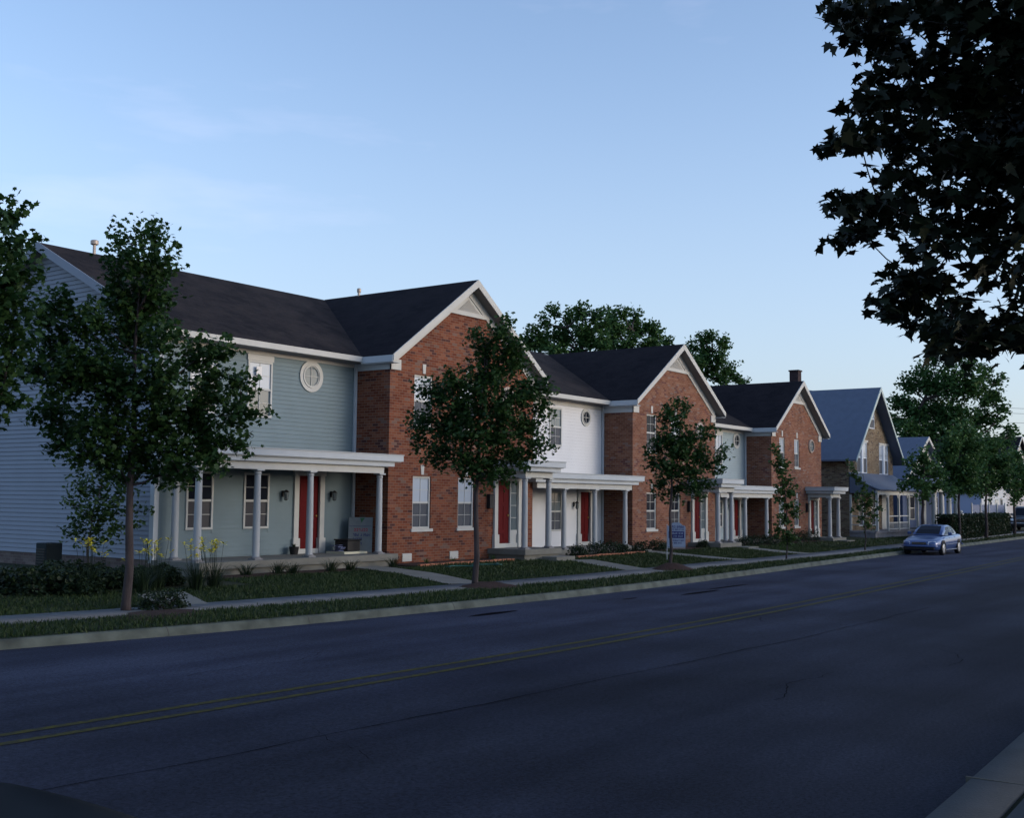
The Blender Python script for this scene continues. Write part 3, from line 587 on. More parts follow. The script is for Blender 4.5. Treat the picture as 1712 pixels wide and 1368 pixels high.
    # wing eave: gutter, soffit, frieze
    mb = MB(O); mb.box(L_, x1-oh-.02, 22.80, 22.84, ze-.155, ze-.002); mb.box(L_, x1-oh-.02, 22.84, 22.9, ze-.155, ze-.075); mb.build('eave_gutter', M_trim, h)
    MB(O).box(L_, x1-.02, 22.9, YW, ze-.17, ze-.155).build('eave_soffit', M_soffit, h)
    MB(O).box(x0, x1-.04, YW-.035, YW-.002, zf+.10, zf+.22).build('eave_frieze', M_trim, h)
    if p.get('first'):
        for s in (0, 1):
            mb = MB(O); sgn = 1 if s == 0 else -1; ye = 22.83 if s == 0 else 33.77
            mb.prismX([(ye, ze+.01), (YR, zr+.01), (YR, zr-.24), (ye, ze-.20)], L_-.03, L_-.002); mb.build('gable_rake', M_side, h)  # rake boards take the siding colour that has shade painted in
            MB(O).prismX([(ye, ze-.17), (YR, zr-.20), (YR, zr-.22), (ye, ze-.19)], L_, x0-.02).build('gable_soffit', M_soffit, h)
    # corner downspout
    mb = MB(O); mb.box(x1-.105, x1-.012, YW-.09, YW-.03, zp+.02, ze-.16); mb.build('downspout', M_blue_trim, h)
    if zd is not None:
        mb = MB(O); mb.box(x1-.105, x1-.012, YW-.09, YW-.03, zd+.02, zp-.35); mb.build('downspout', M_blue_trim, h)
    # windows
    for a, b, c, d, up, low, *rest in wins: window(h, a, b, c, d, YB, O, up, low, brick=True)
    for a, b, c, d, up, low, hd, *rest in p['wwin']: window(h, a, b, c, d, YW, O, up, low, head=hd, mid=rest[0] if rest else None)
    oval_window(h, *p['woval'][:4], YW, O, p['woval'][4], p['woval'][5] if len(p['woval']) > 5 else None)
    oval_window(h, *p['boval'][:4], YB, O, p['boval'][4], mat('round_window_ring', (.34, .30, .27), .7))
    # doors
    door(h, dx0, dx1, zd, p['bdz'], YB, O, side=ds, trim=.17)
    a, b = p['wdoor']; door(h, a, b, zd, p['wdz'], YW, O, trim=.17)
    for x, y, z in p['lamps']: lantern(h, x, y, z, O)
    # mailbox beside the brick door
    bx = dx0-.42; mb = MB(O); mb.box(bx-.10, bx+.10, YB-.13, YB-.002, zd+1.25, zd+1.66); mb.box(bx-.11, bx+.11, YB-.14, YB-.002, zd+1.66, zd+1.70); mb.build('mailbox', M_dark, h, bevel=.01)
    # wing porch
    px0 = p['px0']; pr = flat_roof(h, px0, x1+.13, 21.55, YW, zp, O)
    mb = MB(O); mb.box(px0+.25, x1-.42, 21.78, 21.96, zp-.52, zp-.325)
    if p.get('first'): mb.box(px0+.25, px0+.43, 21.96, YW-.05, zp-.52, zp-.325)
    mb.build('porch_beam', M_trim, h)
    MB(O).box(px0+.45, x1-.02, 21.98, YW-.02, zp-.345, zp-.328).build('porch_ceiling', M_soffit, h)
    dk0 = p['dk0']; mb = MB(O); mb.box(dk0, x1-.03, 21.55, YW, zd-.17, zd); mb.box(dk0+.06, x1-.10, 21.63, YW, zg-.2, zd-.17); mb.build('porch_deck', M_concrete, h)
    for x, y in p['cols']: column(h, x, y, zd, zp-.52, O)
    # portico at the brick door
    a, b, yf2 = p['port']; zq = p['zq']; flat_roof(h, a, b, yf2, YB-.004, zq, O, inL=.12, inR=.12, name='portico_roof')
    mb = MB(O); mb.box(a+.30, b-.30, yf2+.31, yf2+.49, zq-.52, zq-.325)
    for s_ in (a+.30, b-.48): mb.box(s_, s_+.18, yf2+.49, YB-.005, zq-.52, zq-.325)
    mb.build('portico_beam', M_trim, h)
    for x in (a+.39, b-.39): column(h, x, yf2+.40, zd, zq-.52, O, r=.10)
    mb = MB(O); mb.box(a+.05, b-.02, yf2+.12, YB-.004, zd-.17, zd); mb.box(a+.12, b-.08, yf2+.2, YB-.004, zg-.2, zd-.17)
    dk = mb.build('portico_deck', M_concrete, h)
    for s in p['steps']:
        MB(O).box(*s).build('step', M_concrete, h)
    for x in p['fvents']:
        mb = MB(O)
        for k in range(4): mb.box(x-.20, x+.20, YB-.03, YB-.003, zg+.07+k*.055, zg+.11+k*.055)
        mb.box(x-.2, x+.2, YB-.012, YB-.004, zg+.06, zg+.29); mb.build('foundation_vent', M_trim, h)
    return h
PB, PM, PD, SC, SD = M_pane_blind, M_pane_mid, M_pane_dark, M_screen, M_screen_d
T1 = townhouse(dict(label='nearest townhouse, blue-green siding wing with long porch and brick gable, at the left', x0=17.5, x1=24.36, x2=31.5, zg=.30, zd=.63, zf=5.85, ze=6.22, zr=8.95, zp=3.38, brick=M_brick, wing=M_blue, first=True,
    zv=7.86, bwin=[(25.42, 26.24, 1.29, 2.82, PB, SC), (27.53, 28.32, 1.29, 2.82, PB, SC), (25.42, 26.26, 4.28, 5.80, PB, SC), (27.53, 28.32, 4.28, 5.80, PB, SC)],
    bdoor=(29.5, 30.2, .42), bdz=2.72, wwin=[(18.41, 19.25, 1.34, 2.80, PD, SD, False), (20.25, 21.12, 1.34, 2.80, PD, SD, False), (18.41, 19.25, 4.28, 5.80, PB, PM, True), (20.27, 21.12, 4.28, 5.78, PB, PM, True)],
    woval=(22.56, 5.54, .44, .27, PM), boval=(30.0, 5.45, .36, .28, PD), wdoor=(22.18, 22.98), wdz=2.72, lamps=[(21.62, 23.35, 2.25), (23.45, 23.35, 2.25)],
    px0=17.2, dk0=17.45, cols=[(17.62, 21.87), (19.42, 21.87), (21.22, 21.87), (23.86, 21.87), (17.85, 23.0)], port=(29.0, 31.1, 20.42), zq=3.38,
    steps=[(29.9, 30.95, 19.95, 20.5, .2, .40)], fvents=[25.2, 27.35], vents=[(18.9, 28.3, 8.93, True), (27.93, 26.7, 8.80, False)]))
T2 = townhouse(dict(label='middle townhouse with a white siding wing between two brick gables', x0=31.5, x1=38.12, x2=45.15, zg=.22, zd=.48, zf=5.54, ze=5.98, zr=8.52, zp=3.08, brick=M_brick2, wing=M_white,
    zv=7.42, bwin=[(39.2, 39.98, 1.06, 2.49, PD, SD), (41.2, 41.97, 1.06, 2.49, PD, SD), (39.2, 40.0, 4.1, 5.54, PD, SD), (41.2, 41.97, 4.1, 5.54, PB, SD)],
    bdoor=(43.1, 43.75, .40), bdz=2.42, wwin=[(34.42, 35.24, 1.04, 2.46, PM, SC, False), (32.3, 33.1, 1.04, 2.46, PM, SC, False), (34.42, 35.22, 4.12, 5.52, PM, SC, False), (32.3, 33.1, 4.12, 5.52, PM, SC, False)],
    woval=(36.88, 5.29, .33, .22, PD), boval=(43.7, 5.1, .36, .28, PM), wdoor=(36.49, 37.19), wdz=2.42, lamps=[(36.1, 23.35, 2.0)],
    px0=31.2, dk0=31.2, cols=[(33.2, 21.87), (35.2, 21.87), (37.35, 21.87)], port=(42.6, 44.65, 20.42), zq=3.08,
    steps=[(43.9, 44.9, 19.9, 20.5, .2, .32), (37.0, 38.0, 21.1, 21.55, .2, .36)], fvents=[40.4], vents=[]))
T3 = townhouse(dict(label='farthest townhouse of the brick row, pale blue wing and a brick gable with a chimney', x0=45.15, x1=51.15, x2=57.48, zg=.25, zd=.42, zf=5.28, ze=5.66, zr=8.14, zp=2.87, brick=M_brick2, wing=M_blue3, last=True,
    zv=7.05, bwin=[(51.98, 52.66, .98, 2.31, PM, SD), (53.88, 54.5, .98, 2.31, PM, SC), (52.1, 52.76, 3.86, 5.26, PB, SC), (53.94, 54.56, 3.86, 5.26, PB, SC)],
    bdoor=(55.85, 56.45, .34), bdz=2.22, wwin=[(47.92, 48.62, .98, 2.2, PM, SC, False), (46.1, 46.8, .98, 2.2, PM, SC, False), (47.92, 48.62, 3.85, 5.25, PB, SD, True), (46.1, 46.8, 3.85, 5.25, PB, SD, True)],
    woval=(50.17, 5.03, .37, .25, PD), boval=(56.1, 5.0, .34, .27, PM), wdoor=(49.81, 50.4), wdz=2.2, lamps=[(49.4, 23.35, 1.95), (50.75, 23.35, 1.95)],
    px0=45.0, dk0=45.0, cols=[(45.9, 21.87), (47.9, 21.87), (50.25, 21.87)], port=(55.3, 57.25, 20.5), zq=2.93,
    steps=[(49.4, 50.4, 21.1, 21.55, .2, .34), (55.9, 57.0, 20.1, 20.6, .2, .30)], fvents=[], vents=[]))
mb = MB((51.15, 22, .25)); mb.box(54.98, 55.42, 22.2, 22.65, 7.5, 8.74); mb.box(54.94, 55.46, 22.16, 22.69, 8.74, 8.81); ch = mb.build('chimney', mat('dark_chimney_brick', (.035, .022, .026), .9, noise=.3, nscale=8), T3)
# ------------------------------------------------------------------ tan brick house
def tanhouse():
    O = (62.9, 22.5, .3); h = empty('brick_house', O, 'tan brick house with steep blue-grey roof and white posted porch', 'house')
    x0, x1, Y, ze, zr, zg = 62.9, 70.6, 22.5, 5.0, 8.9, .2; xc = (x0+x1)/2
    holes = [(64.3, 66.0, 3.85, 5.65), (68.1, 69.75, 3.85, 5.6), (66.45, 67.35, 6.5, 7.65), (64.5, 65.3, .85, 2.9), (66.6, 67.4, .85, 2.9)]
    mb = MB(O); wall_Y(mb, x0, x1, zg, ze, Y, [(a, b, c, min(d, ze)) for a, b, c, d in holes if c < ze])
    sg = (zr-ze)/(xc-x0)
    zs = [ze, 5.6, 5.65, 6.5, 7.65, zr-.1]
    for i in range(len(zs)-1):
        a, b = zs[i], zs[i+1]; w0, w1 = (zr-a)/sg, (zr-b)/sg
        hs_ = sorted([(q[0], q[1]) for q in holes if q[2] < (a+b)/2 < q[3]])
        xs = [xc-w0]+[v for q in hs_ for v in q]+[xc+w0]; xt = [xc-w1]+[v for q in hs_ for v in q]+[xc+w1]
        for k in range(0, len(xs), 2): mb.quad((xs[k], Y, a), (xs[k+1], Y, a), (xt[k+1], Y, b), (xt[k], Y, b))
    mb.quad((x0, Y, zg), (x0, Y, ze), (x0, 34, ze), (x0, 34, zg)); mb.quad((x1, Y, zg), (x1, 34, zg), (x1, 34, ze), (x1, Y, ze)); mb.quad((x0, 34, zg), (x0, 34, ze), (xc, 34, zr-.1), (x1, 34, ze), (x1, 34, zg))
    mb.build('brick_wall', M_tan, h)
    o2 = .45; ez = ze-o2*sg
    MB(O).prismY([(x0-o2, ez), (xc, zr), (x1+o2, ez), (x1+o2, ez-.09), (xc, zr-.11), (x0-o2, ez-.09)], 21.9, 34.3).build('roof', M_metalroof, h)
    for s in (-1, 1):
        poly = [(xc, zr+.02), (xc+s*(x1-xc+o2+.02), ez+.01), (xc+s*(x1-xc+o2+.02), ez-.16), (xc, zr-.24)]
        MB(O).prismY(poly if s > 0 else poly[::-1], 21.86, 21.9).build('rake_board', mat('green_grey_trim', (.38, .46, .46), .6), h)
    tm = mat('aluminium_window', (.60, .66, .74), .5)
    for a, b, c, d in holes:
        if b-a > 1.2:
            m_ = (a+b)/2; f = MB(O).box(a-.08, b+.08, Y-.04, Y-.002, d, d+.12).build('window_hood', M_trim, h)
            window(h, a, m_-.12, c, d, Y, O, M_pane_blind, M_screen, brick=False, fm=tm, mun=False).location.y = .06
            window(h, m_+.12, b, c, d, Y, O, M_pane_blind, M_screen, brick=False, fm=tm, mun=False).location.y = .06
            MB(O).box(m_-.12, m_+.12, Y-.03, Y+.06, c, d).build('mullion', tm, h)
        else: window(h, a, b, c, d, Y, O, M_pane_blind if c > 3 else M_pane_dark, M_screen_d if c < 3 else M_screen, fm=tm, mun=False).location.y = .05
    # porch
    pz = .62; mb = MB(O); mb.box(x0, 70.4, 21.0, Y, pz-.12, pz); mb.box(x0+.05, 70.35, 21.06, Y, .1, pz-.12); mb.build('porch_deck', mat('porch_base', (.20, .20, .22), .9, noise=.2), h)
    n = 9; mb = MB(O); pr = []
    for i in range(n):
        t = i/(n-1); y = Y-.02-(Y-20.75)*t; z = 3.86-.95*(.55*t+.45*math.sin(t*math.pi/2)); pr.append((y, z))
    poly = pr+[(y+.02, z-.07) for y, z in reversed(pr)]
    MB(O).prismX(poly, x0-.05, 70.5).build('porch_roof', M_metalroof, h)
    MB(O).box(x0+.02, 70.4, 20.9, 21.02, 2.62, 2.88).build('porch_beam', M_trim, h)
    MB(O).prismX([(21.02, 2.85), (Y-.05, 3.7), (Y-.05, 2.7), (21.02, 2.7)], x0-.01, x0+.03).build('porch_end', M_metalroof, h)
    for x in (63.0, 64.8, 66.7, 68.5, 70.3):
        mb = MB(O); mb.box(x-.06, x+.06, 20.9, 21.02, pz, 2.62)
        for s in (-1, 1):
            if (x < 63.1 and s < 0) or (x > 70.2 and s > 0): continue
            mb.prismY([(x+s*.06, 2.62), (x+s*.34, 2.62), (x+s*.22, 2.54), (x+s*.10, 2.40), (x+s*.06, 2.22)][::s], 20.94, 20.98)
        mb.build('porch_post', M_trim, h)
    mb = MB(O); mb.box(63.0-.05, 63.05, Y-.12, Y-.01, pz, 2.62); mb.build('porch_post', M_trim, h)
    for a, b in ((64.86, 66.64), (66.76, 68.44)):
        mb = MB(O); mb.box(a, b, 20.94, 20.98, pz+.78, pz+.84); mb.box(a, b, 20.94, 20.98, pz+.42, pz+.47); mb.box(a, b, 20.94, 20.98, pz+.06, pz+.11)
        k = a+.12
        while k < b: mb.box(k-.015, k+.015, 20.95, 20.97, pz+.11, pz+.42); k += .14
        mb.build('railing', M_trim, h)
    mb = MB(O); mb.box(62.98, 63.02, 21.1, 22.4, pz+.78, pz+.84); mb.box(62.98, 63.02, 21.1, 22.4, pz+.3, pz+.35)
    mb.build('railing', M_trim, h)
    MB(O).box(68.4, 69.3, Y-.03, Y+.03, pz, 2.75).build('door', M_trim, h)
    return h
tanhouse()
# ------------------------------------------------------------------ small blue house, white house, far house
def gable_house(name, label, x0, x1, y0, y1, zg, ze, zr, wall, roof, side=None, along='Y', oh=.35, wins=(), posts=None, doors=()):
    O = (x0, y0, zg); h = empty(name, O, label, 'house')
    mb = MB(O); hh = wall is not None
    siding_Y(mb, x0, x1, zg, ze, y0, wins, exp=.13)
    mb.build('front_wall', wall, h); MB(O).quad((x0, y1, zg), (x0, y1, ze), (x1, y1, ze), (x1, y1, zg)).build('back_wall', wall, h)
    mb = MB(O)
    siding_X(mb, lambda z: y0, lambda z: y1, zg, ze, x0, exp=.13); mb.build('side_wall', side or wall, h); MB(O).quad((x1, y0, zg), (x1, y1, zg), (x1, y1, ze), (x1, y0, ze)).build('side_wall', wall, h)
    if along == 'Y':
        xc = (x0+x1)/2; MB(O).prismY([(x0, ze), (x1, ze), (xc, zr-.08)], y0-.01, y1).build('gable', M_trim if name != 'white_house' else wall, h)
        sg = (zr-ze)/(xc-x0)
        MB(O).prismY([(x0-oh, ze-oh*sg), (xc, zr), (x1+oh, ze-oh*sg), (x1+oh, ze-oh*sg-.1), (xc, zr-.12), (x0-oh, ze-oh*sg-.1)], y0-.4, y1+.3).build('roof', roof, h)
        for s in (-1, 1):
            poly = [(xc, zr+.02), (xc+s*(x1-xc+oh), ze-oh*sg+.02), (xc+s*(x1-xc+oh), ze-oh*sg-.16), (xc, zr-.2)]
            MB(O).prismY(poly if s > 0 else poly[::-1], y0-.44, y0-.4).build('rake_board', M_trim, h)
    else:
        yc = (y0+y1)/2; sg = (zr-ze)/(yc-y0)
        MB(O).prismX([(y0, ze), (y1, ze), (yc, zr-.08)], x0, x1).build('gable', side or wall, h)
        MB(O).prismX([(y0-oh, ze-oh*sg), (yc, zr), (y1+oh, ze-oh*sg), (y1+oh, ze-oh*sg-.1), (yc, zr-.12), (y0-oh, ze-oh*sg-.1)], x0-.35, x1+.35).build('roof', roof, h)
    for a, b, c, d in wins: window(h, a, b, c, d, y0, O, M_pane_dark, M_screen_d, mun=False)
    for a, b, c, d in doors: MB(O).box(a, b, y0-.04, y0+.02, c, d).build('door', M_trim, h)
    if posts:
        xs, yp, zp_, dk = posts
        MB(O).box(xs[0]-.3, xs[-1]+.3, yp-.2, y0, dk-.15, dk).build('porch_deck', M_concrete, h)
        MB(O).prismX([(yp-.35, zp_+.12), (y0-.02, zp_+.85), (y0-.02, zp_+.75), (yp-.35, zp_)], xs[0]-.5, xs[-1]+.5).build('porch_roof', roof, h)
        MB(O).box(xs[0]-.25, xs[-1]+.25, yp-.1, yp+.06, zp_-.28, zp_).build('porch_beam', M_trim, h)
        for x in xs: column(h, x, yp, dk, zp_-.28, O, r=.17, m=M_trim)
    return h
M_navy = mat('blue_siding', (.055, .085, .17), .75, noise=.05)
gable_house('blue_house', 'small blue house with a grey-blue roof, its porch columns showing beside the tan brick house', 74.0, 83.0, 23.0, 33, .3, 3.9, 6.6, M_navy, M_metalroof, wins=[(75.4, 76.4, 1.1, 2.6), (80.5, 81.6, 1.1, 2.6)],
            posts=((75.6, 77.3, 79.0, 80.7), 21.5, 3.2, .6), doors=[(78, 78.9, .6, 2.7)])
gable_house('white_house', 'white sided house behind the clipped hedge near the right edge', 95.5, 103.8, 23.5, 36, .3, 3.4, 6.0, mat('bright_white_siding', (.46, .49, .53), .7), M_metalroof, side=mat('shaded_white_siding', (.32, .36, .50), .7), wins=[(97.6, 98.6, .9, 2.4), (101.4, 102.2, 1.0, 2.6)], doors=[(99.8, 100.8, .4, 2.5)])  # shade on the left wall painted in as a darker lavender white
gable_house('far_house', 'grey house with a low dark roof at the far right edge', 118, 131, 27, 40, .3, 4.6, 9.0, mat('grey_siding', (.40, .40, .42), .7), M_roof2, along='Y')
M_navy2 = mat('slate_blue_panel', (.14, .17, .26), .8, noise=.1)
# garden fence of dark blue boards between the small houses
fo = (84.5, 21.5, .25); fe = empty('board_fence', fo, 'dark blue board fence with pale posts standing behind the hedge', 'fence')
mb = MB(fo)
for k in range(44): mb.box(84.6+k*.22, 84.6+k*.22+.205, 21.5, 21.53, .25, 2.1)
mb.build('boards', M_navy2, fe)
for x in (84.5, 86.9, 89.3, 91.7, 94.1): MB(fo).box(x-.06, x+.06, 21.42, 21.49, .2, 2.25).build('post', M_trim, fe)

# unseen low houses across the street, added to block horizon glow in window reflections
M_opp = mat('dark_clapboard', (.10, .09, .085), .8)
for xa, xb, zr_, lab in ((24, 37, 5.4, 'added unseen low dark house on the camera side, nearest of three'), (44, 58, 5.8, 'added unseen low dark house on the camera side, middle of three'), (66, 84, 5.6, 'added unseen low dark house on the camera side, farthest of three')):
    gable_house('added_low_house', lab, xa, xb, -24, -13, .4, 3.2, zr_, M_opp, M_roof2, along='X')

